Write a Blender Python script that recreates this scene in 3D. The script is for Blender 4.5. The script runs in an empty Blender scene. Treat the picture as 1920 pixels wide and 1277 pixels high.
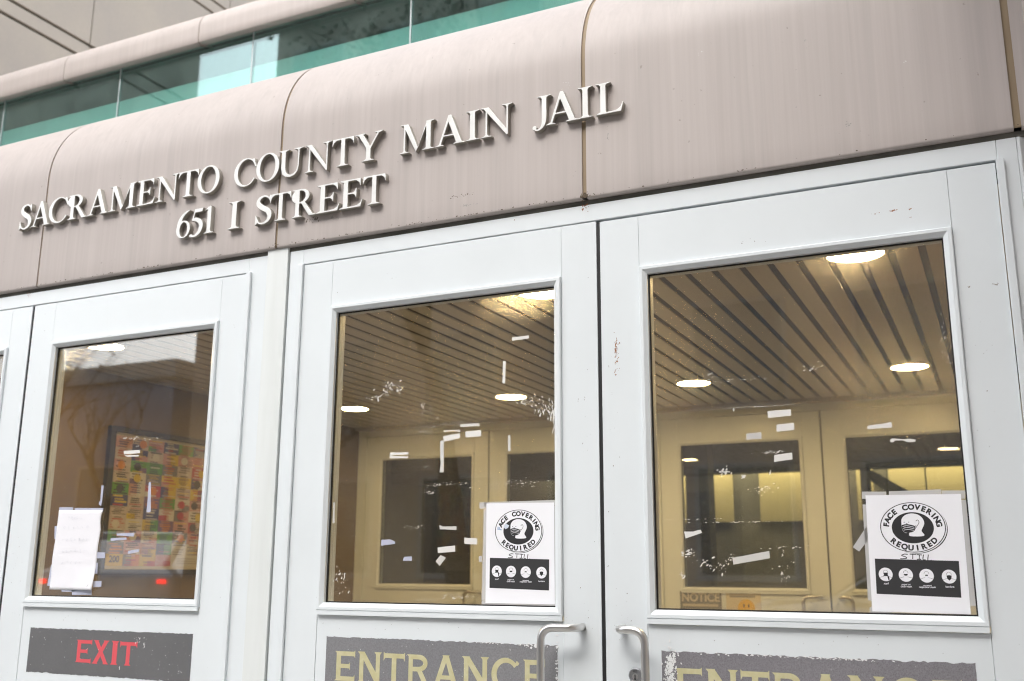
import bpy, bmesh, math, random
import numpy as np
from mathutils import Matrix, Vector, noise as mnoise

S = bpy.context.scene
COL = S.collection
rnd = random.Random(7)

# ------------------------------------------------------------------ camera
cam_d = bpy.data.cameras.new("camera")
cam = bpy.data.objects.new("camera", cam_d)
COL.objects.link(cam)
CAMR = [[0.9018973, 0.4319223, 0.0049332], [-0.0914688, 0.2021328, -0.9750773], [-0.4221548, 0.8789684, 0.2218105]]
CAMC = Vector((2.77075, -2.28211, 0.10329))
r0, r1, r2 = CAMR
mw = Matrix(((r0[0], -r1[0], -r2[0], CAMC[0]),
             (r0[1], -r1[1], -r2[1], CAMC[1]),
             (r0[2], -r1[2], -r2[2], CAMC[2]),
             (0, 0, 0, 1)))
cam.matrix_world = mw
cam_d.sensor_width = 36.0
cam_d.lens = 35.5636
cam_d.clip_start = 0.05
cam_d.clip_end = 500
cam_d.dof.use_dof = True
cam_d.dof.focus_distance = 2.42
cam_d.dof.aperture_fstop = 4.5
S.camera = cam

# ------------------------------------------------------------------ sky, sun, exposure
SUN_EL, SUN_ROT = math.radians(45), math.radians(188)
w = bpy.data.worlds.new("World")
S.world = w
w.use_nodes = True
nt = w.node_tree
sky = nt.nodes.new("ShaderNodeTexSky")
sky.sky_type = 'NISHITA'
sky.sun_disc = False
sky.sun_elevation = SUN_EL
sky.sun_rotation = SUN_ROT
sky.dust_density = 4.0
sky.air_density = 1.2
hsv = nt.nodes.new("ShaderNodeHueSaturation")      # cloud cover greys the blue out
hsv.inputs['Saturation'].default_value = 0.32
nt.links.new(sky.outputs[0], hsv.inputs['Color'])
nt.links.new(hsv.outputs[0], nt.nodes['Background'].inputs[0])
nt.nodes['Background'].inputs[1].default_value = 0.15
sun_d = bpy.data.lights.new("sun", 'SUN')
sun_d.energy = 0.6
sun_d.angle = math.radians(60)
sun_d.color = (1.0, 0.98, 0.95)
sun = bpy.data.objects.new("sun", sun_d)
COL.objects.link(sun)
sd = Vector((math.sin(SUN_ROT) * math.cos(SUN_EL), math.cos(SUN_ROT) * math.cos(SUN_EL), math.sin(SUN_EL)))
sun.rotation_euler = sd.to_track_quat('Z', 'Y').to_euler()
sun.location = sd * 60

S.view_settings.view_transform = 'Standard'
S.view_settings.look = 'None'
S.view_settings.gamma = 1
S.view_settings.use_curve_mapping = False
S.view_settings.exposure = 1.72
S.render.engine = 'CYCLES'
S.cycles.use_denoising = True
S.cycles.denoising_prefilter = 'ACCURATE'
S.cycles.filter_width = 1.1
S.cycles.transparent_max_bounces = 24
S.cycles.max_bounces = 10
S.cycles.glossy_bounces = 6
S.cycles.sample_clamp_indirect = 6
S.cycles.caustics_reflective = False

# ------------------------------------------------------------------ materials
def mat(name, col, rough=0.5, metal=0.0, spec=0.5, build=None):
    m = bpy.data.materials.new(name)
    m.use_nodes = True
    b = m.node_tree.nodes['Principled BSDF']
    b.inputs['Base Color'].default_value = (*col, 1)
    b.inputs['Roughness'].default_value = rough
    b.inputs['Metallic'].default_value = metal
    b.inputs['Specular IOR Level'].default_value = spec
    if build:
        build(m.node_tree, b)
    return m

class N:
    """tiny node-graph helper"""
    def __init__(s, nt): s.nt = nt
    def new(s, t, **k):
        n = s.nt.nodes.new(t)
        for a, v in k.items(): setattr(n, a, v)
        return n
    def pos(s, scale=(1, 1, 1)):
        g = s.new("ShaderNodeNewGeometry")
        m = s.new("ShaderNodeMapping")
        m.inputs['Scale'].default_value = scale
        s.nt.links.new(g.outputs['Position'], m.inputs[0])
        return m.outputs[0]
    def noise(s, vec, scale, detail=4, rough=0.55):
        n = s.new("ShaderNodeTexNoise")
        n.inputs['Scale'].default_value = scale
        n.inputs['Detail'].default_value = detail
        n.inputs['Roughness'].default_value = rough
        s.nt.links.new(vec, n.inputs['Vector'])
        return n.outputs['Fac']
    def ramp(s, fac, stops, const=False):
        n = s.new("ShaderNodeValToRGB")
        e = n.color_ramp.elements
        while len(e) < len(stops): e.new(0.5)
        for q, (p, c) in zip(e, stops):
            q.position = p
            q.color = (c, c, c, 1) if not hasattr(c, '__len__') else (*c, 1)
        if const: n.color_ramp.interpolation = 'CONSTANT'
        s.nt.links.new(fac, n.inputs[0])
        return n.outputs[0]
    def mix(s, fac, a, b, mode='MIX'):
        n = s.new("ShaderNodeMix", data_type='RGBA', blend_type=mode)
        for sock, v in ((n.inputs[0], fac), (n.inputs[6], a), (n.inputs[7], b)):
            if hasattr(v, 'is_output'): s.nt.links.new(v, sock)
            elif isinstance(v, (int, float)): sock.default_value = v
            else: sock.default_value = (*v, 1)
        return n.outputs[2]
    def math(s, op, a, b=0.0, clamp=False):
        n = s.new("ShaderNodeMath", operation=op, use_clamp=clamp)
        for i, v in enumerate((a, b)):
            if hasattr(v, 'is_output'): s.nt.links.new(v, n.inputs[i])
            else: n.inputs[i].default_value = v
        return n.outputs[0]
    def bump(s, h, bsdf, strength=0.2, dist=0.002):
        n = s.new("ShaderNodeBump")
        n.inputs['Strength'].default_value = strength
        n.inputs['Distance'].default_value = dist
        s.nt.links.new(h, n.inputs['Height'])
        s.nt.links.new(n.outputs[0], bsdf.inputs['Normal'])
    def link(s, a, b): s.nt.links.new(a, b)

def b_clad(nt, b):
    n = N(nt)
    streak = n.noise(n.pos((70, 70, 1.2)), 1.0, 5, 0.6)
    wide = n.noise(n.pos((9, 9, 0.7)), 1.0, 3, 0.5)
    spots = n.noise(n.pos(), 60, 2, 0.5)
    drip = n.noise(n.pos((26, 26, 0.55)), 1.0, 4, 0.65)
    c = n.mix(n.ramp(streak, [(0.35, 0.0), (0.7, 1.0)]), (0.47, 0.422, 0.40), (0.515, 0.467, 0.445))
    c = n.mix(n.ramp(wide, [(0.42, 0.0), (0.68, 0.30)]), c, (0.41, 0.37, 0.353))
    c = n.mix(n.ramp(drip, [(0.52, 0.0), (0.74, 0.38)]), c, (0.37, 0.34, 0.325))
    c = n.mix(n.ramp(spots, [(0.73, 0.0), (0.78, 0.5)]), c, (0.22, 0.19, 0.16))
    n.link(c, b.inputs['Base Color'])
    n.link(n.ramp(streak, [(0.3, 0.42), (0.75, 0.56)]), b.inputs['Roughness'])
    n.bump(wide, b, 0.10, 0.004)
CLAD = mat("bronze_pink_cladding", (0.46, 0.41, 0.38), 0.4, spec=0.30, build=b_clad)

def b_white(nt, b):
    n = N(nt)
    d = n.noise(n.pos((3, 3, 3)), 1.0, 5, 0.6)
    g = n.noise(n.pos((25, 25, 4)), 1.0, 4, 0.6)
    sp = n.noise(n.pos(), 130, 2, 0.5)
    c = n.mix(n.ramp(d, [(0.35, 0.0), (0.75, 1.0)]), (0.765, 0.813, 0.837), (0.73, 0.776, 0.797))
    c = n.mix(n.ramp(g, [(0.64, 0.0), (0.80, 0.16)]), c, (0.62, 0.64, 0.63))
    c = n.mix(n.ramp(sp, [(0.775, 0.0), (0.80, 0.6)]), c, (0.40, 0.36, 0.32))
    n.link(c, b.inputs['Base Color'])
    n.bump(n.noise(n.pos(), 900, 2), b, 0.03, 0.001)
WHITE = mat("white_painted_aluminium", (0.8, 0.82, 0.83), 0.32, build=b_white)

def b_cream(nt, b):
    n = N(nt)
    d = n.noise(n.pos((20, 20, 2)), 1.0, 4)
    n.link(n.mix(n.ramp(d, [(0.35, 0.0), (0.75, 1.0)]), (0.765, 0.80, 0.795), (0.70, 0.735, 0.72)), b.inputs['Base Color'])
CREAM = mat("cream_painted_metal", (0.76, 0.77, 0.72), 0.35, build=b_cream)

def b_reveal(nt, b):
    n = N(nt)
    d = n.noise(n.pos((12, 12, 40)), 1.0, 5)
    n.link(n.mix(n.ramp(d, [(0.35, 0.0), (0.7, 1.0)]), (0.10, 0.10, 0.085), (0.20, 0.195, 0.17)), b.inputs['Base Color'])
REVEAL = mat("grimy_grey_reveal", (0.15, 0.15, 0.13), 0.8, build=b_reveal)

def b_seal(nt, b):
    n = N(nt)
    d = n.noise(n.pos((30, 30, 6)), 1.0, 4)
    n.link(n.mix(d, (0.22, 0.16, 0.10), (0.36, 0.28, 0.18)), b.inputs['Base Color'])
SEALANT = mat("brown_sealant", (0.3, 0.22, 0.14), 0.7, build=b_seal)
BLACK = mat("black_rubber", (0.012, 0.012, 0.013), 0.6)

def b_metal(nt, b):
    n = N(nt)
    d = n.noise(n.pos((30, 30, 30)), 1.0, 4)
    n.link(n.mix(d, (0.76, 0.77, 0.75), (0.86, 0.86, 0.84)), b.inputs['Base Color'])
    n.link(n.ramp(d, [(0.3, 0.30), (0.7, 0.46)]), b.inputs['Roughness'])
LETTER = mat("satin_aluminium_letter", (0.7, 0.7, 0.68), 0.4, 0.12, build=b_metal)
LETTER_SIDE = mat("dark_letter_return", (0.36, 0.34, 0.30), 0.5, 0.2)  # sides of the raised letters, darker than their faces
STEEL = mat("brushed_steel", (0.74, 0.73, 0.71), 0.28, 1.0)
STEEL_DK = mat("worn_lock_metal", (0.5, 0.5, 0.51), 0.35, 1.0)

def b_concrete(nt, b):
    n = N(nt)
    d = n.noise(n.pos(), 1.3, 6, 0.6)
    f = n.noise(n.pos(), 28, 5, 0.6)
    c = n.mix(n.ramp(d, [(0.35, 0.0), (0.7, 1.0)]), (0.45, 0.405, 0.355), (0.52, 0.465, 0.385))
    c = n.mix(n.ramp(f, [(0.3, 0.12), (0.7, 0.0)]), c, (0.3, 0.27, 0.23))
    n.link(c, b.inputs['Base Color'])
    n.bump(f, b, 0.15, 0.006)
PRECAST = mat("buff_precast_panel", (0.47, 0.43, 0.38), 0.75, build=b_concrete)
COPING = mat("pale_coping_metal", (0.50, 0.46, 0.43), 0.42, build=b_clad)
for nd in COPING.node_tree.nodes: pass
GROOVE = mat("dark_groove", (0.035, 0.027, 0.016), 0.9)

def glassy(name, tint, haze=0.0, refl=(1, 1, 1), haze_col=(0.75, 0.73, 0.68), ior=1.5, scratch=0.0):
    m = bpy.data.materials.new(name)
    m.use_nodes = True
    t = m.node_tree
    n = N(t)
    t.nodes.remove(t.nodes['Principled BSDF'])
    out = t.nodes['Material Output']
    tr = n.new("ShaderNodeBsdfTransparent"); tr.inputs[0].default_value = (*tint, 1)
    gl = n.new("ShaderNodeBsdfGlossy"); gl.inputs['Roughness'].default_value = 0.015; gl.inputs[0].default_value = (*refl, 1)
    mx = n.new("ShaderNodeMixShader")
    g = n.new("ShaderNodeNewGeometry")
    lw = n.new("ShaderNodeLayerWeight"); lw.inputs['Blend'].default_value = 0.5
    # Schlick from the facing angle, same from both sides
    c1 = n.math('POWER', lw.outputs['Facing'], 5.0)
    f0 = ((ior - 1) / (ior + 1)) ** 2
    fac = n.math('ADD', n.math('MULTIPLY', c1, 1 - f0), f0, clamp=True)
    n.link(fac, mx.inputs[0]); n.link(tr.outputs[0], mx.inputs[1]); n.link(gl.outputs[0], mx.inputs[2])
    last = mx.outputs[0]
    if haze > 0:
        df = n.new("ShaderNodeBsdfDiffuse"); df.inputs[0].default_value = (*haze_col, 1)
        a = n.noise(n.pos((4, 4, 4)), 1.0, 6, 0.65)
        c = n.noise(n.pos((40, 40, 6)), 1.0, 4, 0.6)
        fc = n.math('MULTIPLY', n.ramp(a, [(0.38, 0.15), (0.75, 1.0)]), n.ramp(c, [(0.3, 0.35), (0.7, 1.0)]))
        fc = n.math('MULTIPLY', fc, haze)
        m2 = n.new("ShaderNodeMixShader")
        n.link(fc, m2.inputs[0]); n.link(last, m2.inputs[1]); n.link(df.outputs[0], m2.inputs[2])
        last = m2.outputs[0]
    if scratch > 0:                 # fine horizontal scratches spread lamp light up and down
        rf = n.new("ShaderNodeBsdfRefraction"); rf.inputs['IOR'].default_value = 1.25; rf.inputs['Roughness'].default_value = 0.03
        bp = n.new("ShaderNodeBump"); bp.inputs['Strength'].default_value = 1.0; bp.inputs['Distance'].default_value = 0.0016
        n.link(n.noise(n.pos((45, 1, 900)), 1.0, 3, 0.6), bp.inputs['Height'])
        n.link(bp.outputs[0], rf.inputs['Normal'])
        a = n.ramp(n.noise(n.pos((2.6, 2.6, 2.6)), 1.0, 3, 0.5), [(0.35, 0.25), (0.7, 1.0)])
        fr_ = n.math('SUBTRACT', 1.0, g.outputs['Backfacing'])
        m3 = n.new("ShaderNodeMixShader")
        n.link(n.math('MULTIPLY', n.math('MULTIPLY', a, fr_), scratch), m3.inputs[0]); n.link(last, m3.inputs[1]); n.link(rf.outputs[0], m3.inputs[2])
        last = m3.outputs[0]
    n.link(last, out.inputs[0])
    return m
GLASS = glassy("door_glass", (0.965, 0.97, 0.965), haze=0.03, ior=2.0, scratch=0.15)
GLASS_IN = glassy("inner_door_glass", (0.80, 0.82, 0.80))
GLASS_GREEN = glassy("green_clerestory_glass", (0.80, 0.94, 0.91), refl=(0.74, 0.90, 0.92), ior=2.1, haze=0.10, haze_col=(0.60, 0.74, 0.71))

PAPER = mat("white_paper", (0.88, 0.885, 0.92), 0.6)
PAPER_OLD = mat("crumpled_paper", (0.84, 0.84, 0.88), 0.65)
INK = mat("black_ink", (0.022, 0.022, 0.024), 0.55)
INK_PALE = mat("show_through_ink", (0.74, 0.75, 0.80), 0.6)
INK_PEN = mat("marker_ink", (0.03, 0.03, 0.035), 0.5)
INK_BLUE = mat("faded_blue_ink", (0.40, 0.50, 0.68), 0.5)
TAPE = mat("aged_tape", (0.62, 0.61, 0.58), 0.45)
TAPE_W = mat("white_tape", (0.74, 0.73, 0.70), 0.5)
TAPE_L = mat("lilac_tape", (0.48, 0.50, 0.62), 0.45)
def tape_clear():
    m = mat("clear_tape", (0.66, 0.66, 0.66), 0.3)
    m.node_tree.nodes['Principled BSDF'].inputs['Alpha'].default_value = 0.72
    return m
TAPE_C = tape_clear()
SCUFF = mat("white_scratch", (0.80, 0.79, 0.76), 0.6)
SCUFF.node_tree.nodes['Principled BSDF'].inputs['Alpha'].default_value = 0.75
RUST = mat("rusty_brown_stain", (0.28, 0.13, 0.07), 0.7)
GREYM = mat("grey_scuff", (0.33, 0.32, 0.30), 0.7)

def vinyl(name, ca, cb, weave=False):
    def bld(nt, b):
        n = N(nt)
        d = n.noise(n.pos((3, 3, 3)), 1.0, 5, 0.6)
        f = n.noise(n.pos(), 260, 3, 0.6)
        s = n.noise(n.pos(), 90, 3, 0.6)
        k = n.noise(n.pos((1, 1, 1)), 150, 2, 0.5)
        c = n.mix(n.ramp(d, [(0.35, 0.0), (0.7, 1.0)]), ca, cb)
        c = n.mix(n.ramp(f, [(0.35, 0.35), (0.65, 0.0)]), c, (0.10, 0.10, 0.105))
        c = n.mix(n.ramp(s, [(0.70, 0.0), (0.74, 0.8)]), c, (0.50, 0.50, 0.51))
        c = n.mix(n.ramp(k, [(0.74, 0.0), (0.77, 0.8)]), c, (0.04, 0.04, 0.04))
        if weave:
            wv = n.new("ShaderNodeTexVoronoi"); wv.inputs['Scale'].default_value = 420
            n.link(n.pos((1, 1, 1)), wv.inputs['Vector'])
            c = n.mix(n.ramp(wv.outputs['Distance'], [(0.15, 0.55), (0.4, 0.0)]), c, (0.07, 0.065, 0.075))
        n.link(c, b.inputs['Base Color'])
    return mat(name, ca, 0.6, build=bld)
VINYL_EXIT = vinyl("charcoal_vinyl", (0.125, 0.127, 0.13), (0.16, 0.16, 0.165))
VINYL_ENT = vinyl("grey_vinyl", (0.22, 0.22, 0.235), (0.26, 0.26, 0.27))
VINYL_ENT2 = vinyl("grey_woven_vinyl", (0.23, 0.22, 0.24), (0.26, 0.25, 0.27), True)
def b_gold(nt, b):
    n = N(nt)
    d = n.noise(n.pos(), 35, 4, 0.6)
    n.link(n.mix(n.ramp(d, [(0.35, 0.0), (0.7, 1.0)]), (0.53, 0.49, 0.27), (0.62, 0.59, 0.38)), b.inputs['Base Color'])
GOLD = mat("pale_gold_vinyl", (0.58, 0.54, 0.3), 0.5, build=b_gold)
RED = mat("red_vinyl", (0.72, 0.10, 0.12), 0.5)
RESIDUE = mat("white_glue_residue", (0.82, 0.83, 0.83), 0.6)

# ------------------------------------------------------------------ object helpers
def tag(o, label=None, cat=None, group=None, kind=None):
    if label: o['label'] = label
    if cat: o['category'] = cat
    if group: o['group'] = group
    if kind: o['kind'] = kind
    return o

def thing(name, label, cat, loc=(0, 0, 0), group=None):
    o = bpy.data.objects.new(name, None)
    o.empty_display_size = 0.05
    COL.objects.link(o)
    o.location = loc
    return tag(o, label, cat, group)

def copy_tree(o, parent=None):
    c = o.copy()
    COL.objects.link(c)
    if parent is not None:
        c.parent = parent
    for ch in list(o.children):
        copy_tree(ch, c)
    return c

class MB:
    """collects shapes in one mesh; coordinates are relative to the thing's origin"""
    def __init__(s):
        s.v, s.f, s.mi = [], [], []
    def face(s, pts, mi=0):
        i = len(s.v)
        s.v += [tuple(p) for p in pts]
        s.f.append(tuple(range(i, i + len(pts)))); s.mi.append(mi)
    def box(s, x0, x1, y0, y1, z0, z1, mi=0):
        i = len(s.v)
        s.v += [(x0, y0, z0), (x1, y0, z0), (x1, y1, z0), (x0, y1, z0), (x0, y0, z1), (x1, y0, z1), (x1, y1, z1), (x0, y1, z1)]
        for q in ((0, 1, 5, 4), (1, 2, 6, 5), (2, 3, 7, 6), (3, 0, 4, 7), (4, 5, 6, 7), (3, 2, 1, 0)):
            s.f.append(tuple(i + k for k in q)); s.mi.append(mi)
        return s
    def prism(s, loop, axis, a, b, mi=0, caps=True):
        """loop of 2-D points, extruded along axis ('x': (y,z) loop, 'y': (x,z) loop, 'z': (x,y) loop)"""
        def P(p, t):
            return {'x': (t, p[0], p[1]), 'y': (p[0], t, p[1]), 'z': (p[0], p[1], t)}[axis]
        i = len(s.v); n = len(loop)
        s.v += [P(p, a) for p in loop] + [P(p, b) for p in loop]
        for k in range(n):
            s.f.append((i + k, i + (k + 1) % n, i + n + (k + 1) % n, i + n + k)); s.mi.append(mi)
        if caps:
            s.f.append(tuple(range(i, i + n))[::-1]); s.mi.append(mi)
            s.f.append(tuple(range(i + n, i + 2 * n))); s.mi.append(mi)
        return s
    def tube(s, pts, rad, seg=10, caps=True, mi=0):
        pts = [Vector(p) for p in pts]
        R = rad if hasattr(rad, '__len__') else [rad] * len(pts)
        base = len(s.v)
        up = None
        for k, p in enumerate(pts):
            d = (pts[min(k + 1, len(pts) - 1)] - pts[max(k - 1, 0)]).normalized()
            if up is None:
                up = d.orthogonal().normalized()
            up = (up - d * up.dot(d)).normalized()
            sd_ = d.cross(up)
            for j in range(seg):
                a = 2 * math.pi * j / seg
                s.v.append(tuple(p + (up * math.cos(a) + sd_ * math.sin(a)) * R[k]))
        for k in range(len(pts) - 1):
            for j in range(seg):
                a = base + k * seg + j; b = base + k * seg + (j + 1) % seg
                s.f.append((a, b, b + seg, a + seg)); s.mi.append(mi)
        if caps:
            s.f.append(tuple(base + j for j in range(seg))[::-1]); s.mi.append(mi)
            s.f.append(tuple(base + (len(pts) - 1) * seg + j for j in range(seg))); s.mi.append(mi)
        return s
    def lathe(s, prof, c, axis='z', seg=32, mi=0):
        """prof: (radius, offset along axis)"""
        base = len(s.v)
        for r, h in prof:
            for j in range(seg):
                a = 2 * math.pi * j / seg
                u, v_ = r * math.cos(a), r * math.sin(a)
                s.v.append((c[0] + u, c[1] + v_, c[2] + h) if axis == 'z' else ((c[0] + u, c[1] + h, c[2] + v_) if axis == 'y' else (c[0] + h, c[1] + u, c[2] + v_)))
        for k in range(len(prof) - 1):
            for j in range(seg):
                a = base + k * seg + j; b = base + k * seg + (j + 1) % seg
                s.f.append((a, b, b + seg, a + seg)); s.mi.append(mi)
        s.f.append(tuple(base + j for j in range(seg))[::-1]); s.mi.append(mi)
        s.f.append(tuple(base + (len(prof) - 1) * seg + j for j in range(seg))); s.mi.append(mi)
        return s
    def build(s, name, mats, parent=None, smooth=False, bevel=0.0, fix=True):
        me = bpy.data.meshes.new(name)
        me.from_pydata(s.v, [], s.f)
        ms = mats if isinstance(mats, (list, tuple)) else [mats]
        for m in ms: me.materials.append(m)
        me.polygons.foreach_set('material_index', s.mi)
        if fix:
            bm = bmesh.new(); bm.from_mesh(me)
            bmesh.ops.recalc_face_normals(bm, faces=bm.faces)
            bm.to_mesh(me); bm.free()
        if smooth:
            me.polygons.foreach_set('use_smooth', [True] * len(me.polygons))
        me.update()
        o = bpy.data.objects.new(name, me)
        COL.objects.link(o)
        if parent is not None: o.parent = parent
        if bevel:
            md = o.modifiers.new("bevel", 'BEVEL')
            md.width = bevel; md.segments = 2; md.limit_method = 'ANGLE'; md.angle_limit = math.radians(40)
        return o

# ------------------------------------------------------------------ lettering: outlines drawn as signed-distance shapes
def sd_poly(P, X, Y):
    P = np.asarray(P, float)
    d = np.full(X.shape, 1e9); inside = np.zeros(X.shape, bool)
    for (ax, ay), (bx, by) in zip(P, np.roll(P, -1, axis=0)):
        ex, ey = bx - ax, by - ay
        wx, wy = X - ax, Y - ay
        t = np.clip((wx * ex + wy * ey) / (ex * ex + ey * ey + 1e-12), 0, 1)
        d = np.minimum(d, (wx - ex * t) ** 2 + (wy - ey * t) ** 2)
        c = ((ay <= Y) & (by > Y)) | ((by <= Y) & (ay > Y))
        xs = ax + (Y - ay) / (ey if abs(ey) > 1e-12 else 1e-12) * ex
        inside ^= c & (X < xs)
    d = np.sqrt(d)
    return np.where(inside, -d, d)

def ell(cx, cy, rx, ry, n=64, a0=0, a1=360):
    return [(cx + rx * math.cos(math.radians(a0 + (a1 - a0) * k / n)), cy + ry * math.sin(math.radians(a0 + (a1 - a0) * k / n))) for k in range(n + (0 if abs(a1 - a0) == 360 else 1))]

def spline(pts, n=14):
    """Catmull-Rom through (x, y, width) points"""
    P = [np.array(p, float) for p in pts]
    P = [2 * P[0] - P[1]] + P + [2 * P[-1] - P[-2]]
    out = []
    for i in range(1, len(P) - 2):
        for k in range(n):
            t = k / n
            out.append(0.5 * ((2 * P[i]) + (-P[i - 1] + P[i + 1]) * t + (2 * P[i - 1] - 5 * P[i] + 4 * P[i + 1] - P[i + 2]) * t * t + (-P[i - 1] + 3 * P[i] - 3 * P[i + 1] + P[i + 2]) * t ** 3))
    out.append(P[-2])
    return out

def brush(pts, n=14):
    q = spline(pts, n)
    L, R_ = [], []
    for i, p in enumerate(q):
        d = q[min(i + 1, len(q) - 1)][:2] - q[max(i - 1, 0)][:2]
        d /= (np.linalg.norm(d) + 1e-9)
        nn = np.array([-d[1], d[0]]) * p[2] / 2
        L.append(tuple(p[:2] + nn)); R_.append(tuple(p[:2] - nn))
    return L + R_[::-1]

def contours(F, xs, ys):
    """marching squares at 0, negative inside -> closed loops"""
    nx, ny = F.shape[1], F.shape[0]
    def ip(i, j, k, l):
        a, b = F[j, i], F[l, k]; t = a / (a - b)
        return (xs[i] + (xs[k] - xs[i]) * t, ys[j] + (ys[l] - ys[j]) * t)
    nxt = {}; pos = {}
    sg = F < 0
    cell = sg[:-1, :-1].astype(int) + 2 * sg[:-1, 1:] + 4 * sg[1:, 1:] + 8 * sg[1:, :-1]
    js, is_ = np.nonzero((cell > 0) & (cell < 15))
    # edges: 0 bottom, 1 right, 2 top, 3 left
    T = {1: [(3, 0)], 2: [(0, 1)], 3: [(3, 1)], 4: [(1, 2)], 5: [(3, 2), (1, 0)], 6: [(0, 2)], 7: [(3, 2)], 8: [(2, 3)], 9: [(2, 0)], 10: [(0, 3), (2, 1)], 11: [(2, 1)], 12: [(1, 3)], 13: [(1, 0)], 14: [(0, 3)]}
    for j, i in zip(js.tolist(), is_.tolist()):
        def key(e):
            return (('h', i, j), ('v', i + 1, j), ('h', i, j + 1), ('v', i, j))[e]
        for a, b in T[int(cell[j, i])]:
            for e in (a, b):
                k = key(e)
                if k not in pos:
                    pos[k] = ip(k[1], k[2], k[1] + 1, k[2]) if k[0] == 'h' else ip(k[1], k[2], k[1], k[2] + 1)
            nxt[key(a)] = key(b)
    loops = []
    while nxt:
        k0 = next(iter(nxt)); k = k0; lp = []
        while k in nxt:
            lp.append(pos[k]); k = nxt.pop(k)
        if len(lp) > 5: loops.append(lp)
    return loops

def simplify(lp, eps):
    P = np.array(lp); n = len(P)
    a = int(np.argmin(P[:, 0])); P = np.roll(P, -a, axis=0)
    far = int(np.argmax(((P - P[0]) ** 2).sum(1)))
    def dp(i, j):
        if j <= i + 1: return []
        A, B = P[i], P[j % n]; d = B - A; L = np.linalg.norm(d) + 1e-12
        q = P[i + 1:j]; e = np.abs(d[0] * (q[:, 1] - A[1]) - d[1] * (q[:, 0] - A[0])) / L
        k = int(np.argmax(e))
        if e[k] < eps: return []
        k = i + 1 + k
        return dp(i, k) + [k] + dp(k, j)
    idx = [0] + dp(0, far) + [far] + dp(far, n)
    return [tuple(P[k]) for k in idx]

def glyph_loops(adds, subs=(), res=0.0075, eps=0.0022, thin=0.0):
    allp = np.array([p for a in adds for p in a])
    x0, y0 = allp.min(0) - 0.04; x1, y1 = allp.max(0) + 0.04
    xs = np.arange(x0, x1, res); ys = np.arange(y0, y1, res)
    X, Y = np.meshgrid(xs, ys)
    F = np.full(X.shape, 1e9)
    for a in adds: F = np.minimum(F, sd_poly(a, X, Y))
    for a in subs: F = np.maximum(F, -sd_poly(a, X, Y))
    F = F + thin
    F[np.abs(F) < 1e-7] = 1e-7
    return [simplify(l, eps) for l in contours(F, xs, ys)]

def loops_mesh(name, loops, depth, bevel=0.0):
    """closed 2-D loops (holes by even-odd) -> mesh in the XZ plane, facing -Y, front face at y=0, going back by depth"""
    cu = bpy.data.curves.new(name, 'CURVE')
    cu.dimensions = '2D'; cu.fill_mode = 'BOTH'
    cu.extrude = max(depth / 2 - bevel, 0.0)
    cu.bevel_depth = bevel; cu.bevel_resolution = 1; cu.offset = -bevel
    for lp in loops:
        sp = cu.splines.new('POLY'); sp.points.add(len(lp) - 1); sp.use_cyclic_u = True
        for q, p in zip(sp.points, lp): q.co = (p[0], p[1], 0, 1)
    o = bpy.data.objects.new(name, cu)
    COL.objects.link(o)
    dg = bpy.context.evaluated_depsgraph_get()
    me = bpy.data.meshes.new_from_object(o.evaluated_get(dg))
    bpy.data.objects.remove(o); bpy.data.curves.remove(cu)
    me.transform(Matrix.Translation((0, depth / 2, 0)) @ Matrix.Rotation(math.pi / 2, 4, 'X'))
    me.name = name
    return me

def mesh_obj(name, me, m, parent=None, loc=(0, 0, 0)):
    me.materials.clear(); me.materials.append(m)
    o = bpy.data.objects.new(name, me)
    COL.objects.link(o); o.location = loc
    if parent is not None: o.parent = parent
    return o

T_, t_ = 0.185, 0.075
def foot(c, w, s, h=0.10, b=0.036):
    return [(c - w, 0), (c + w, 0), (c + w, b), (c + s + 0.035, b + 0.022), (c + s, h), (c - s, h), (c - s - 0.035, b + 0.022), (c - w, b)]
def head(c, w, s, h=0.10, b=0.036):
    return [(x, 1 - y) for x, y in foot(c, w, s, h, b)]
def rect(x0, y0, x1, y1): return [(x0, y0), (x1, y0), (x1, y1), (x0, y1)]

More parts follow.
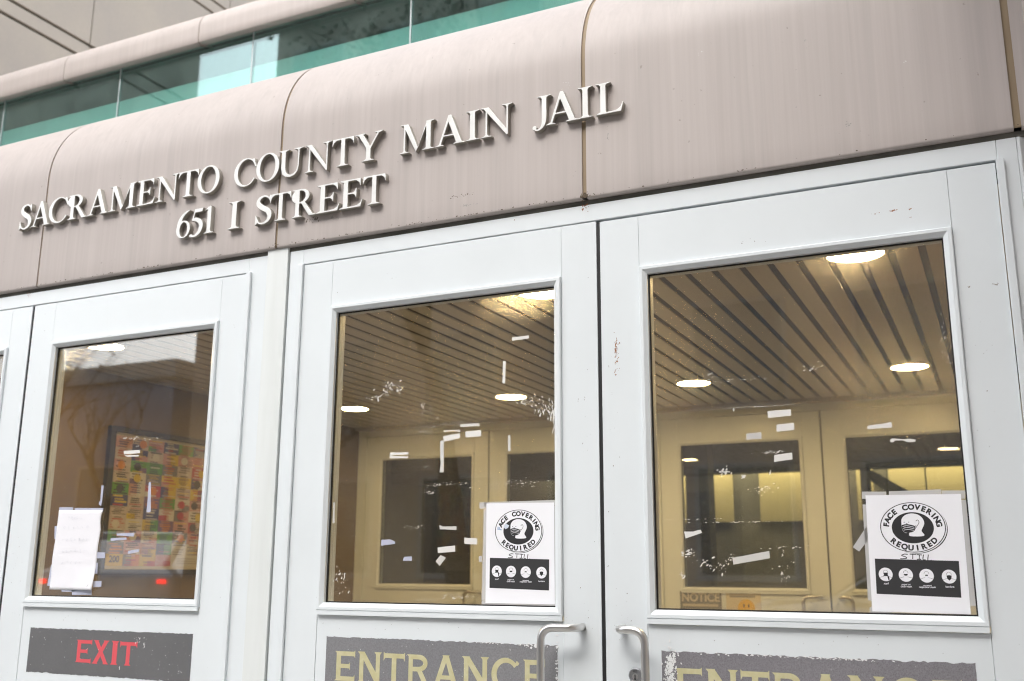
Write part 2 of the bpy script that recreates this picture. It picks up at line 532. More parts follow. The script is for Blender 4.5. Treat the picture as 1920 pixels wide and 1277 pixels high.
SERIF = {
 'I': ([rect(.15, 0, .34, 1), foot(.245, .245, .095), head(.245, .245, .095)], []),
 'A': ([[(.46, 1.03), (.575, 1.03), (.97, 0), (.765, 0), (.435, .86)], [(.46, 1.03), (.53, .93), (.205, 0), (.115, 0)], rect(.27, .30, .74, .365),
        foot(.165, .165, .04, .08), foot(.855, .215, .09, .08)], []),
 'M': ([[(.135, 0), (.215, 0), (.205, 1), (.13, 1)], [(.10, 1), (.305, 1), (.68, .13), (.60, -.03)], [(.60, -.03), (.675, .12), (1.04, 1), (.965, 1)], rect(.945, 0, 1.13, 1),
        foot(.175, .175, .04), foot(1.03, .225, .092), [(0, 1), (.2, 1), (.2, .93), (.13, .95), (0, .966)], [(.96, 1), (1.25, 1), (1.25, .966), (1.15, .94), (1.125, .88), (.96, .88)]], []),
 'N': ([rect(.17, 0, .245, .95), [(.07, 1), (.28, 1), (.955, .10), (.955, -.03), (.89, -.03)], rect(.88, 0, .955, 1), foot(.21, .19, .04), head(.915, .185, .04),
        [(0, 1), (.25, 1), (.25, .9), (.15, .94), (0, .966)]], []),
 'T': ([rect(.375, 0, .56, 1), foot(.4675, .25, .092), rect(.03, .93, .905, 1), [(.03, 1), (.0, .74), (.035, .735), (.09, .86), (.19, .925), (.33, .94), (.33, 1)],
        [(.905, 1), (.935, .74), (.90, .735), (.845, .86), (.745, .925), (.605, .94), (.605, 1)]], []),
 'E': ([rect(.14, 0, .325, 1), rect(0, .964, .2, 1), rect(0, 0, .2, .036), [(.0, .964), (.14, .91), (.2, .93), (.2, 1)], [(.0, .036), (.14, .09), (.2, .07), (.2, 0)],
        rect(.2, .93, .77, 1), [(.77, 1), (.79, .73), (.755, .73), (.71, .85), (.61, .92), (.5, .94), (.5, 1)],
        rect(.3, .475, .60, .54), [(.60, .68), (.64, .68), (.64, .34), (.60, .34), (.575, .42), (.5, .475), (.5, .54), (.575, .60)],
        rect(.2, 0, .80, .07), [(.80, 0), (.87, .27), (.835, .275), (.77, .15), (.66, .085), (.5, .07), (.5, 0)]], []),
 'L': ([rect(.14, 0, .325, 1), head(.2325, .2325, .092), rect(0, 0, .2, .036), [(.0, .036), (.14, .09), (.2, .07), (.2, 0)], rect(.2, 0, .78, .07),
        [(.78, 0), (.85, .30), (.815, .305), (.75, .16), (.64, .085), (.48, .07), (.48, 0)]], []),
 'Y': ([rect(.43, 0, .615, .5), foot(.5225, .245, .092), [(.09, 1), (.30, 1), (.60, .50), (.615, .40), (.43, .40), (.43, .46)], [(.87, 1), (.955, 1), (.615, .42), (.56, .50)],
        head(.2, .2, .09, .08), head(.90, .165, .04, .08)], []),
 'U': ([[(.13, 1), (.315, 1), (.315, .36), (.34, .21), (.42, .11), (.53, .075), (.66, .10), (.76, .19), (.80, .36), (.80, 1), (.875, 1), (.875, .36), (.83, .15), (.71, .02), (.51, -.03), (.32, .01), (.18, .13), (.13, .33)],
        head(.2225, .2225, .092), head(.8375, .2, .04)], []),
 'O': ([ell(.5, .5, .5, .535)], [ell(.5, .5, .315, .468)]),
 'C': ([ell(.52, .5, .52, .535), [(.88, .97), (.925, .97), (.945, .64), (.905, .64), (.86, .78), (.76, .90), (.80, .97)]], [ell(.565, .5, .375, .465), [(.66, .5), (.93, .24), (1.2, .1), (1.2, .63), (.945, .64), (.905, .64), (.82, .80), (.76, .70)]]),
 'S': ([brush([(.60, .76, .05), (.50, .92, .07), (.34, .985, .085), (.16, .91, .13), (.13, .73, .18), (.30, .575, .20), (.50, .45, .20), (.58, .27, .185), (.52, .10, .13), (.35, .012, .085), (.17, .055, .07), (.075, .26, .045)]),
        [(.57, 1.01), (.615, 1.01), (.63, .68), (.59, .68), (.54, .83), (.53, .93)], [(.03, .34), (.07, .34), (.12, .18), (.15, .06), (.07, .0), (.065, -.03), (.025, -.03)]], []),
 'R': ([rect(.14, 0, .325, 1), foot(.2325, .2325, .092), rect(0, .964, .3, 1), [(0, .964), (.14, .91), (.2, .9), (.2, 1)], ell(.36, .735, .40, .265), rect(.2, .93, .40, 1), rect(.2, .47, .40, .54),
        [(.36, .53), (.57, .53), (.92, .07), (1.06, .036), (1.06, 0), (.76, 0)]], [ell(.36, .735, .215, .195)[:], rect(.325, .54, .40, .93)]),
 'J': ([brush([(.42, .98, .185), (.42, .6, .185), (.42, .25, .18), (.38, .05, .14), (.27, -.07, .085), (.15, -.085, .07), (.07, -.03, .06)]), head(.42, .25, .092), ell(.085, -.005, .085, .08)], []),
 '6': ([ell(.33, .31, .33, .335), brush([(.09, .34, .16), (.14, .60, .17), (.28, .82, .14), (.46, .95, .09), (.60, 1.0, .03)])], [ell(.345, .30, .165, .265)]),
 '5': ([[(.20, 1.0), (.57, 1.0), (.62, 1.02), (.57, .85), (.20, .85)], [(.20, 1.0), (.27, .95), (.17, .62), (.09, .56)], brush([(.09, .60, .10), (.28, .60, .15), (.47, .50, .19), (.54, .32, .20), (.45, .10, .16), (.26, -.01, .10), (.08, -.005, .07)]), ell(.09, .02, .085, .065)], []),
 '1': ([rect(.14, 0, .325, 1), foot(.2325, .2325, .092), [(.325, 1.03), (.27, 1.03), (.02, .90), (.02, .86), (.14, .89), (.2, .9)]], []),
}
# R: keep the leg and stem after the counter is cut
def serif_loops(ch):
    a, s = SERIF[ch]
    if ch == 'R':
        l = glyph_loops([a[0], a[1], a[2], a[3], a[4], a[5], a[6], a[7]], [[(.325, .54), (.37, .54), (.47, .565), (.55, .65), (.575, .735), (.55, .83), (.47, .905), (.37, .93), (.325, .93)]], thin=0.008)
        return l
    return glyph_loops(a, s, thin=0.008)

def spur(x, y, dx, dy):     # tiny pointed spur
    return [(x, y), (x + dx, y), (x, y + dy)]
COP = {
 'E': ([rect(.05, 0, .23, 1), rect(.05, 0, .80, .155), rect(.05, .845, .80, 1), rect(.1, .43, .60, .575), [(-.02, 0), (.1, 0), (.06, .06)], [(-.02, 1), (.1, 1), (.06, .94)],
        [(.80, -.05), (.80, .22), (.76, .155), (.70, .05)], [(.80, 1.05), (.80, .78), (.76, .845), (.70, .95)], [(.60, .36), (.60, .645), (.56, .575), (.56, .43)]], []),
 'X': ([[(.02, 1), (.24, 1), (.86, 0), (.63, 0)], [(.60, 1), (.82, 1), (.24, 0), (.0, 0)], [(-.02, 1.02), (.30, 1.02), (.22, .95), (.06, .95)], [(.54, 1.02), (.88, 1.02), (.80, .95), (.60, .95)],
        [(-.05, -.02), (.30, -.02), (.22, .05), (.04, .05)], [(.57, -.02), (.92, -.02), (.83, .05), (.65, .05)]], []),
 'I': ([rect(.06, 0, .26, 1), [(0, -.02), (.32, -.02), (.26, .06), (.06, .06)], [(0, 1.02), (.32, 1.02), (.26, .94), (.06, .94)]], []),
 'T': ([rect(.34, 0, .53, 1), rect(0, .845, .87, 1), [(0, 1.05), (0, .74), (.05, .83), (.09, .96)], [(.87, 1.05), (.87, .74), (.82, .83), (.78, .96)], [(.27, -.02), (.60, -.02), (.53, .06), (.34, .06)]], []),
 'N': ([rect(.05, 0, .21, 1), [(.05, 1), (.25, 1), (.86, .12), (.86, 0), (.68, 0)], rect(.70, 0, .86, 1), [(-.02, -.02), (.28, -.02), (.21, .06), (.05, .06)], [(-.03, 1.02), (.26, 1.02), (.22, .95), (.05, .94)], [(.63, 1.02), (.93, 1.02), (.86, .94), (.70, .94)]], []),
 'R': ([rect(.05, 0, .23, 1), ell(.50, .725, .36, .275), rect(.1, .845, .5, 1), rect(.1, .45, .5, .60), [(.42, .47), (.63, .47), (.93, 0), (.70, 0)], [(-.02, -.02), (.30, -.02), (.23, .06), (.05, .06)], [(-.03, 1.0), (.1, 1.0), (.05, .93)], [(.63, -.02), (1.0, -.02), (.90, .06), (.68, .06)]],
       [[(.23, .60), (.48, .60), (.58, .62), (.66, .67), (.68, .725), (.66, .78), (.58, .83), (.48, .845), (.23, .845)]]),
 'A': ([[(.40, 1), (.62, 1), (1.0, 0), (.79, 0), (.51, .80)], [(.40, 1), (.60, 1), (.20, 0), (.02, 0)], rect(.25, .24, .78, .37), [(.36, 1.02), (.66, 1.02), (.60, .94), (.42, .94)], [(-.05, -.02), (.27, -.02), (.21, .06), (.04, .06)], [(.73, -.02), (1.06, -.02), (.98, .06), (.80, .06)]], []),
 'C': ([ell(.50, .5, .50, .53), [(.90, .95), (.99, .87), (.88, .70), (.80, .78)], [(.90, .05), (.99, .13), (.88, .30), (.80, .22)]], [ell(.53, .5, .345, .375), [(.55, .5), (.90, .80), (1.3, .80), (1.3, .20), (.90, .20)]]),
}
CACHE = {}
def letter_mesh(fontset, ch, xl, xr, z0, cap, depth, bevel):
    """letter fitted between xl and xr on the baseline z0"""
    k = (id(fontset), ch)
    if k not in CACHE:
        CACHE[k] = serif_loops(ch) if fontset is SERIF else glyph_loops(*fontset[ch])
    lo = CACHE[k]
    ax = min(p[0] for l in lo for p in l); bx = max(p[0] for l in lo for p in l)
    s = (xr - xl) / (bx - ax)
    L = [[((p[0] - ax) * s, p[1] * cap) for p in l] for l in lo]
    me = loops_mesh("letter", L, depth, bevel)
    me.transform(Matrix.Translation((xl, 0, z0)))
    return me

def text_mesh(s, size, bold=0.0, depth=0.0004, align='CENTER'):
    cu = bpy.data.curves.new("text", 'FONT')
    cu.body = s; cu.size = size; cu.extrude = depth / 2; cu.offset = bold; cu.align_x = align
    o = bpy.data.objects.new("text", cu); COL.objects.link(o)
    dg = bpy.context.evaluated_depsgraph_get()
    me = bpy.data.meshes.new_from_object(o.evaluated_get(dg))
    bpy.data.objects.remove(o); bpy.data.curves.remove(cu)
    return me

def join_meshes(name, parts):
    """parts: list of (mesh, 4x4 matrix) -> one mesh"""
    bm = bmesh.new()
    for me, M in parts:
        me.transform(M); bm.from_mesh(me); bpy.data.meshes.remove(me)
    out = bpy.data.meshes.new(name); bm.to_mesh(out); bm.free()
    return out
RX = Matrix.Rotation(math.pi / 2, 4, 'X')      # text plane XY -> facade plane XZ, facing -Y

def flat_poly(loop, y, thick, mb=None, mi=0):
    mb = mb or MB()
    mb.prism(loop, 'y', y, y + thick, mi)
    return mb

def flakes(specs, y, mat_, name, parent, seed=1, thick=0.0003, origin=(0, 0), size=1.0):
    """small irregular chips and scratches on a surface: specs = (x, z, spread_x, spread_z, count, size_min, size_max, elong, angle)"""
    r = random.Random(seed); mb = MB()
    for (x, z, sx, sz, cnt, s0, s1, el_, ang) in specs:
        s0, s1, el_ = s0 * size, s1 * size, el_ * (1.25 if size < 1 else 1)
        for _ in range(cnt):
            cx = x + r.gauss(0, sx) - origin[0]; cz = z + r.gauss(0, sz) - origin[1]
            s = s0 + (s1 - s0) * r.random() ** 2; n = r.randint(4, 6)
            a0 = math.radians(ang + r.gauss(0, 14)); ca, sa = math.cos(a0), math.sin(a0)
            lp = []
            for k in range(n):
                a = 2 * math.pi * (k + 0.35 * r.random()) / n
                u, v_ = s * el_ * math.cos(a) * (0.6 + 0.6 * r.random()), s * math.sin(a) * (0.6 + 0.6 * r.random())
                lp.append((cx + u * ca - v_ * sa, cz + u * sa + v_ * ca))
            mb.prism(lp, 'y', y - r.random() * 0.0001, y + thick)
    return tag(mb.build(name, mat_, parent), kind='stuff')

# ================================================================== GROUND AND STREET
ZG = -1.167
def structure(name, mb, m, **k):
    o = mb.build(name, m, **k)
    return tag(o, kind='structure')

def b_asphalt(nt, b):
    n = N(nt)
    f = n.noise(n.pos(), 60, 4); d = n.noise(n.pos(), 0.6, 4)
    c = n.mix(f, (0.035, 0.035, 0.037), (0.075, 0.075, 0.075))
    n.link(n.mix(n.ramp(d, [(0.4, 0.0), (0.7, 0.5)]), c, (0.09, 0.088, 0.085)), b.inputs['Base Color'])
ASPHALT = mat("asphalt", (0.05, 0.05, 0.05), 0.85, build=b_asphalt)
def b_pave(nt, b):
    n = N(nt)
    f = n.noise(n.pos(), 40, 4); d = n.noise(n.pos(), 0.9, 4)
    c = n.mix(f, (0.25, 0.24, 0.225), (0.34, 0.33, 0.31))
    n.link(n.mix(n.ramp(d, [(0.4, 0.0), (0.7, 0.5)]), c, (0.2, 0.19, 0.18)), b.inputs['Base Color'])
PAVE = mat("concrete_paving", (0.3, 0.29, 0.27), 0.8, build=b_pave)

m_ = MB(); m_.face([(-150, -150, ZG - 0.16), (150, -150, ZG - 0.16), (150, 60, ZG - 0.16), (-150, 60, ZG - 0.16)])
structure("ground", m_, ASPHALT)
structure("pavement", MB().box(-60, 60, -5.0, -0.02, ZG - 0.15, ZG), PAVE, bevel=0.012)
structure("far_pavement", MB().box(-60, 60, -20.0, -17.0, ZG - 0.15, ZG), PAVE, bevel=0.012)
m_ = MB()
for k in range(-12, 13):
    m_.box(k * 4.5 - 1.4, k * 4.5 + 1.4, -11.06, -10.94, ZG - 0.158, ZG - 0.152)
structure("road_marking", m_, mat("white_road_paint", (0.6, 0.6, 0.58), 0.7))

# ================================================================== THE BUILDING
bld = thing("jail_building", "pink-beige clad building front with curved header over white doors and green glass above", "building")
JX = [-1.089, -0.097, 0.906, 1.884, 2.874]
GAPW = [0.007, 0.007, 0.008, 0.0115, 0.015]
YF = -0.014
prof = [(0.06, 1.0275), (-0.0085, 1.0275), (-0.0115, 1.0283), (-0.0135, 1.0305), (YF, 1.034)]
R_ARC = 0.33
nz = 8
prof += [(YF, 1.034 + (1.408 - 1.034) * k / nz) for k in range(1, nz + 1)]
prof += [(YF + R_ARC - R_ARC * math.cos(math.radians(a)), 1.408 + R_ARC * math.sin(math.radians(a))) for a in range(4, 91, 4)]
prof += [(0.8, 1.75), (1.46, 1.765)]
def inset(p, d):
    out = []
    for i, q in enumerate(p):
        a = Vector(p[max(i - 1, 0)]); b = Vector(p[min(i + 1, len(p) - 1)])
        t = (b - a).normalized(); out.append((q[0] + t[1] * d, q[1] - t[0] * d))
    return out
def cladding(x0, x1, name="cladding_panel"):
    mb = MB()
    inner = inset(prof, 0.012)
    loop = prof + inner[::-1]
    n = len(prof)
    i = len(mb.v)
    for X in (x0, x1):
        mb.v += [(X, p[0], p[1]) for p in prof]
    for k in range(n - 1):
        mb.f.append((i + k, i + k + 1, i + n + k + 1, i + n + k)); mb.mi.append(0)
    # side returns
    for X in (x0, x1):
        j = len(mb.v)
        mb.v += [(X, p[0], p[1]) for p in prof] + [(X, p[0], p[1]) for p in inner]
        for k in range(n - 1):
            mb.f.append((j + k, j + k + 1, j + n + k + 1, j + n + k)); mb.mi.append(0)
    o = mb.build(name, CLAD, bld, fix=True)
    me = o.data
    me.polygons.foreach_set('use_smooth', [True] * len(me.polygons))
    me.set_sharp_from_angle(angle=math.radians(35))
    return o
edges = [-4.0] + JX
for k in range(len(JX)):
    x0 = (edges[k] + GAPW[k - 1] / 2) if k else -4.0
    cladding(x0, JX[k] - GAPW[k] / 2)
cladding(JX[-1] + GAPW[-1] / 2, 3.6)
for X, g in zip(JX, GAPW):                      # sealant beads in the joints, set back a little
    mb = MB()
    p2 = inset(prof, 0.0035)[1:]
    n = len(p2); i = len(mb.v)
    for xx in (X - g / 2 - 0.001, X + g / 2 + 0.001): mb.v += [(xx, p[0], p[1]) for p in p2]
    for k in range(n - 1): mb.f.append((i + k, i + k + 1, i + n + k + 1, i + n + k)); mb.mi.append(0)
    o = mb.build("joint_sealant", SEALANT, bld)
    o.data.polygons.foreach_set('use_smooth', [True] * len(o.data.polygons))
MB().box(-4.0, 3.6, 0.002, 0.055, 1.0146, 1.0274).build("shadow_gap_strip", REVEAL, bld)
# header box above the frame, hidden behind the cladding (keeps daylight out)
MB().box(-4.0, 3.6, 0.062, 0.10, 1.0146, 1.57).build("header_backing", REVEAL, bld)

def frame_pair(x_out0, x_in0, x_in1, x_out1, rail_z0=0.970):
    f = MB()
    f.box(x_out0, x_in0 - 0.0005, 0, 0.09, ZG, 1.0145)
    f.box(x_in1 + 0.0005, x_out1, 0, 0.09, ZG, 1.0145)
    f.box(x_in0, x_in1, 0.0, 0.09, rail_z0, 1.0145)
    o = f.build("door_frame", WHITE, bld, bevel=0.0012)
    MB().box(x_in0 - 0.013, x_in0 + 0.0035, -0.009, -0.0002, ZG, 0.9685).build("door_stop", WHITE, bld, bevel=0.0015)
    MB().box(x_in1 - 0.0035, x_in1 + 0.013, -0.009, -0.0002, ZG, 0.9685).build("door_stop", WHITE, bld, bevel=0.0015)
    g = MB().box(x_in0, x_in1, 0.05, 0.088, 0.945, 0.9695)
    g.build("head_seal", BLACK, bld)
frame_pair(0.951, 1.000, 2.829, 2.869)
frame_pair(-1.11, -1.032, 0.800, 0.8675)
o = MB().prism([(2.8695, 0.0), (2.876, 0.0), (2.905, 0.03), (2.905, 0.09), (2.8695, 0.09)], 'z', ZG, 1.0145).build("corner_jamb", WHITE, bld, bevel=0.001)
MB().box(0.8715, 0.9465, -0.006, 0.09, ZG, 1.0273).build("centre_post", CREAM, bld, bevel=0.0012)
MB().box(0.868, 0.9505, 0.03, 0.088, ZG, 1.014).build("post_backing", BLACK, bld)
MB().box(-4.0, -1.112, 0.0, 0.09, ZG, 1.0145).build("wall_panel", CLAD, bld)
# pier added out of view to shade the right end of the entrance
MB().prism([(2.908, 0.09), (2.908, -0.45), (2.95, -0.55), (3.05, -0.62), (3.6, -0.62), (3.6, 0.09)], 'z', ZG, 2.047).build("shade_pier", CLAD, bld, bevel=0.004)

# --- upper storey: glass band, bullnose coping, tower wall
YGL = 1.46
gj = [-4.0, -2.42, -1.475, -0.535, 0.425, 1.385, 2.345, 3.6]
for a, b in zip(gj[:-1], gj[1:]):
    MB().box(a + 0.004, b - 0.004, YGL, YGL + 0.012, 1.735, 2.86).build("clerestory_glass", GLASS_GREEN, bld)
SILI = mat("pale_silicone", (0.55, 0.6, 0.62), 0.5)
for a in gj[1:-1]:
    MB().box(a - 0.0038, a + 0.0038, YGL + 0.001, YGL + 0.011, 1.735, 2.86).build("glass_joint", SILI, bld)
MB().box(-4.0, 3.6, YGL + 0.012, YGL + 0.06, 2.861, 2.90).build("glass_head_channel", BLACK, bld)
LEDGE = mat("teal_spandrel", (0.37, 0.60, 0.575), 0.6)
MB().box(-4.0, 3.6, 1.53, 1.58, 1.70, 2.690).build("inner_spandrel", LEDGE, bld)
DKROOM = mat("dim_room_paint", (0.34, 0.42, 0.39), 0.8)
m_ = MB()
m_.box(-4.0, 3.6, 3.1, 3.15, 1.70, 3.05); m_.box(-4.0, 3.6, 1.50, 3.1, 3.0, 3.04); m_.box(3.55, 3.6, 1.5, 3.1, 1.70, 3.0)
m_.build("clerestory_room", DKROOM, bld)
cp = [(1.50, 2.862), (1.42, 2.832), (1.405, 2.835), (1.40, 2.845), (1.40, 2.88), (1.40, 2.92)]
cp += [(1.52 - 0.12 * math.cos(math.radians(a)), 2.92 + 0.12 * math.sin(math.radians(a))) for a in range(6, 91, 6)]
cp += [(2.0, 3.045), (9.0, 3.06)]
lj = [-4.0, -2.845, -1.86, -0.857, 0.13, 1.12, 2.11, 3.6]
for a, b in zip(lj[:-1], lj[1:]):
    mb = MB(); n = len(cp)
    for xx in (a + 0.0025, b - 0.0025): mb.v += [(xx, p[0], p[1]) for p in cp]
    for k in range(n - 1): mb.f.append((k, k + 1, n + k + 1, n + k)); mb.mi.append(0)
    for off, xx in ((0, a + 0.0025), (n, b - 0.0025)):
        j = len(mb.v); mb.v += [(xx, p[0] + 0.01, p[1] - 0.01) for p in cp]
        for k in range(n - 1): mb.f.append((off + k, off + k + 1, j + k + 1, j + k)); mb.mi.append(0)
    o = mb.build("coping_panel", COPING, bld)
    o.data.polygons.foreach_set('use_smooth', [True] * len(o.data.polygons)); o.data.set_sharp_from_angle(angle=math.radians(35))
mb = MB(); p2 = inset(cp, 0.004); n = len(p2)
for xx in (-4.0, 3.6): mb.v += [(xx, p[0], p[1]) for p in p2]
for k in range(n - 1): mb.f.append((k, k + 1, n + k + 1, n + k)); mb.mi.append(0)
mb.build("coping_sealant", SEALANT, bld)

# tower wall at the left, coming forward to the street: precast panels with paired reveals
tower = thing("tower_or_shade_wall", "buff precast concrete tower wall with paired dark grooves rising behind the coping", "wall", (-4.0, 0, 0))
zs = [ZG, 0.72, 0.86, 1.94, 2.08, 3.16, 3.30, 4.385, 4.525, 5.61, 5.745, 6.83, 6.97, 8.05, 8.19, 9.3]
ys = [-1.72, -0.01, 1.66, 3.33, 5.00, 6.67, 8.34, 10.0]
for i in range(len(zs) - 1):
    thin = (i % 2 == 1)
    for k in range(len(ys) - 1):
        g = 0.014
        MB().box(-0.5, 0.0, ys[k] + 0.005, ys[k + 1] - 0.005, zs[i] + g, zs[i + 1] - g).build("precast_band" if thin else "precast_panel", PRECAST, tower, bevel=0.003)
MB().box(-0.52, -0.03, -1.70, 9.98, ZG, 9.28).build("wall_core", GROOVE, tower)

shade_wall = thing("tower_or_shade_wall", "added unseen precast concrete wall that shades the right side of the entrance", "wall", (3.75, 0, 0))  # wall added out of view, blocks sky light from the right
zs2 = [ZG, 0.72, 0.86, 1.94, 2.08, 3.16, 3.30, 4.385, 4.525, 5.61, 5.745, 6.83]
ys2 = [-2.6, -1.30, 0.0, 1.66, 3.33]
for i in range(len(zs2) - 1):
    for k in range(len(ys2) - 1):
        MB().box(0.0, 0.5, ys2[k] + 0.005, ys2[k + 1] - 0.005, zs2[i] + 0.014, zs2[i + 1] - 0.014).build("precast_band" if i % 2 else "precast_panel", PRECAST, shade_wall, bevel=0.003)
MB().box(0.03, 0.52, -2.58, 3.31, ZG, 6.81).build("wall_core", GROOVE, shade_wall)

oh = thing("shade_slab", "added unseen concrete slab that shades the right end of the entrance", "blocker", (2.66, 0, 2.05))  # added out of view to cut the light from above right
for k in range(4):
    for j in range(2):
        MB().box(j * .56 + .003, (j + 1) * .56 - .003, -3.4 + k * .76 + .004, -3.4 + (k + 1) * .76 - .004, 0, .9).build("precast_panel", PRECAST, oh, bevel=.003)

# ================================================================== VESTIBULE
def b_wallp(nt, b):
    n = N(nt); d = n.noise(n.pos(), 2.0, 5)
    n.link(n.mix(d, (0.165, 0.115, 0.065), (0.215, 0.155, 0.09)), b.inputs['Base Color'])
WALLP = mat("tan_wall_panel", (0.44, 0.36, 0.25), 0.55, build=b_wallp)
YB = 3.40; XL, XR = -1.10, 2.97
CZ = 1.03
def b_slat(nt, b):
    n = N(nt); d = n.noise(n.pos((20, 1.0, 1)), 1.0, 4)
    n.link(n.mix(d, (0.51, 0.475, 0.42), (0.59, 0.55, 0.49)), b.inputs['Base Color'])
SLAT = mat("beige_metal_slat", (0.54, 0.5, 0.43), 0.38, build=b_slat)
m_ = MB()
x = 2.0165 - 0.0873 * 36
while x < XR + 0.05:
    m_.box(max(x + 0.0110, XL + 0.002), min(x + 0.0873 - 0.0110, XR - 0.002), 0.105, YB - 0.06, CZ, CZ + 0.005)
    x += 0.0873
o = structure("vestibule_ceiling", m_, SLAT, bevel=0.0015)
structure("vestibule_plenum", MB().box(XL - 0.05, XR + 0.05, 0.10, YB + 0.05, CZ + 0.05, CZ + 0.09), BLACK)
structure("vestibule_side_wall", MB().box(XL - 0.05, XL, 0.093, YB + 0.05, ZG, CZ + 0.05), WALLP)
structure("vestibule_side_wall", MB().box(XR, XR + 0.05, 0.093, YB + 0.05, ZG, CZ + 0.05), WALLP)
FLOORM = mat("dark_brown_tile", (0.16, 0.13, 0.10), 0.35)
structure("interior_floor", MB().box(-3.5, 5.5, 0.0, 8.6, ZG - 0.1, ZG), FLOORM)
m_ = MB().box(XL, XR, YB, YB + 0.09, 1.0147, CZ + 0.049).box(XL, XR, YB - 0.05, YB, 1.012, CZ + 0.049)
structure("vestibule_back_bulkhead", m_, mat("tan_bulkhead", (0.45, 0.40, 0.32), 0.5))

# --- downlights
LAMP = bpy.data.materials.new("lamp_glow"); LAMP.use_nodes = True
_e = LAMP.node_tree.nodes.new("ShaderNodeEmission"); _e.inputs[0].default_value = (1.0, 0.71, 0.32, 1); _e.inputs[1].default_value = 44
LAMP.node_tree.links.new(_e.outputs[0], LAMP.node_tree.nodes['Material Output'].inputs[0])
RING = mat("white_trim_ring", (0.75, 0.72, 0.65), 0.4)
lights_txt = {(0, 0): "round ceiling light above the left door, cut by the top of its glass", (1, 0): "round ceiling light behind the post between the left and middle doors",
 (2, 0): "round ceiling light cut by the top right of the middle door glass", (3, 0): "large round ceiling light cut by the top of the right door glass",
 (0, 1): "round ceiling light at the left edge of the middle door glass", (1, 1): "round ceiling light over the right inner door, seen in the middle door",
 (2, 1): "round ceiling light at the left in the right door glass", (3, 1): "round ceiling light at the right in the right door glass"}
l0 = thing("ceiling_light", "", "light")
MB().lathe([(0.094, 0.0), (0.094, -0.006), (0.082, -0.008), (0.080, -0.001)], (0, 0, CZ), 'z', 40).build("trim_ring", RING, l0, smooth=False)
MB().lathe([(0.0795, -0.0015), (0.0795, -0.0045), (0.06, -0.0065), (0.02, -0.0075)], (0, 0, CZ), 'z', 40).build("diffuser", LAMP, l0, smooth=True)
for i, lx in enumerate((-0.605, 0.415, 1.43, 2.445)):
    for j, ly in enumerate((0.745, 2.615)):
        o = l0 if (i, j) == (0, 0) else copy_tree(l0)
        o.location = (lx, ly, 0)
        tag(o, lights_txt[(i, j)], "ceiling light", "round downlights in the vestibule ceiling")

# --- doors
DW = 0.9055
def frame_ring(mb, x0, x1, z0, z1, profile, mi=0):
    """mitred rectangular ring; profile: (inset from outer edge, y)"""
    rings = [[(x0 + d, y, z0 + d), (x1 - d, y, z0 + d), (x1 - d, y, z1 - d), (x0 + d, y, z1 - d)] for d, y in profile]
    i = len(mb.v)
    for r in rings: mb.v += r
    for k in range(len(rings) - 1):
        for j in range(4):
            a = i + 4 * k + j; b = i + 4 * k + (j + 1) % 4
            mb.f.append((a, b, b + 4, a + 4)); mb.mi.append(mi)

def handle_mesh(x_m, x_g, zt, zb):
    """offset D pull: mounts on the stile at x_m, grip offset sideways at x_g"""
    yo = -0.055
    path = []
    s = 1 if x_g > x_m else -1
    def bend(p0, p1, p2, n=8):
        p0, p1, p2 = map(Vector, (p0, p1, p2))
        return [p0 * (1 - t) ** 2 + p1 * 2 * t * (1 - t) + p2 * t * t for t in [k / n for k in range(n + 1)]]
    path += [Vector((x_m, -0.0002, zt)), Vector((x_m, -0.018, zt))]
    path += bend((x_m, -0.022, zt), (x_m, yo, zt), (x_m + s * 0.028, yo, zt))
    path += bend((x_g - s * 0.034, yo, zt), (x_g, yo, zt), (x_g, yo, zt - 0.034))
    path += [Vector((x_g, yo, zt - 0.12)), Vector((x_g, yo, zb + 0.12))]
    path += bend((x_g, yo, zb + 0.034), (x_g, yo, zb), (x_g - s * 0.034, yo, zb))
    path += bend((x_m + s * 0.028, yo, zb), (x_m, yo, zb), (x_m, -0.022, zb))
    path += [Vector((x_m, -0.0002, zb))]
    q = [path[0]]
    for p in path[1:]:
        if (p - q[-1]).length > 1e-5: q.append(p)
    return MB().tube(q, 0.0092, 16)

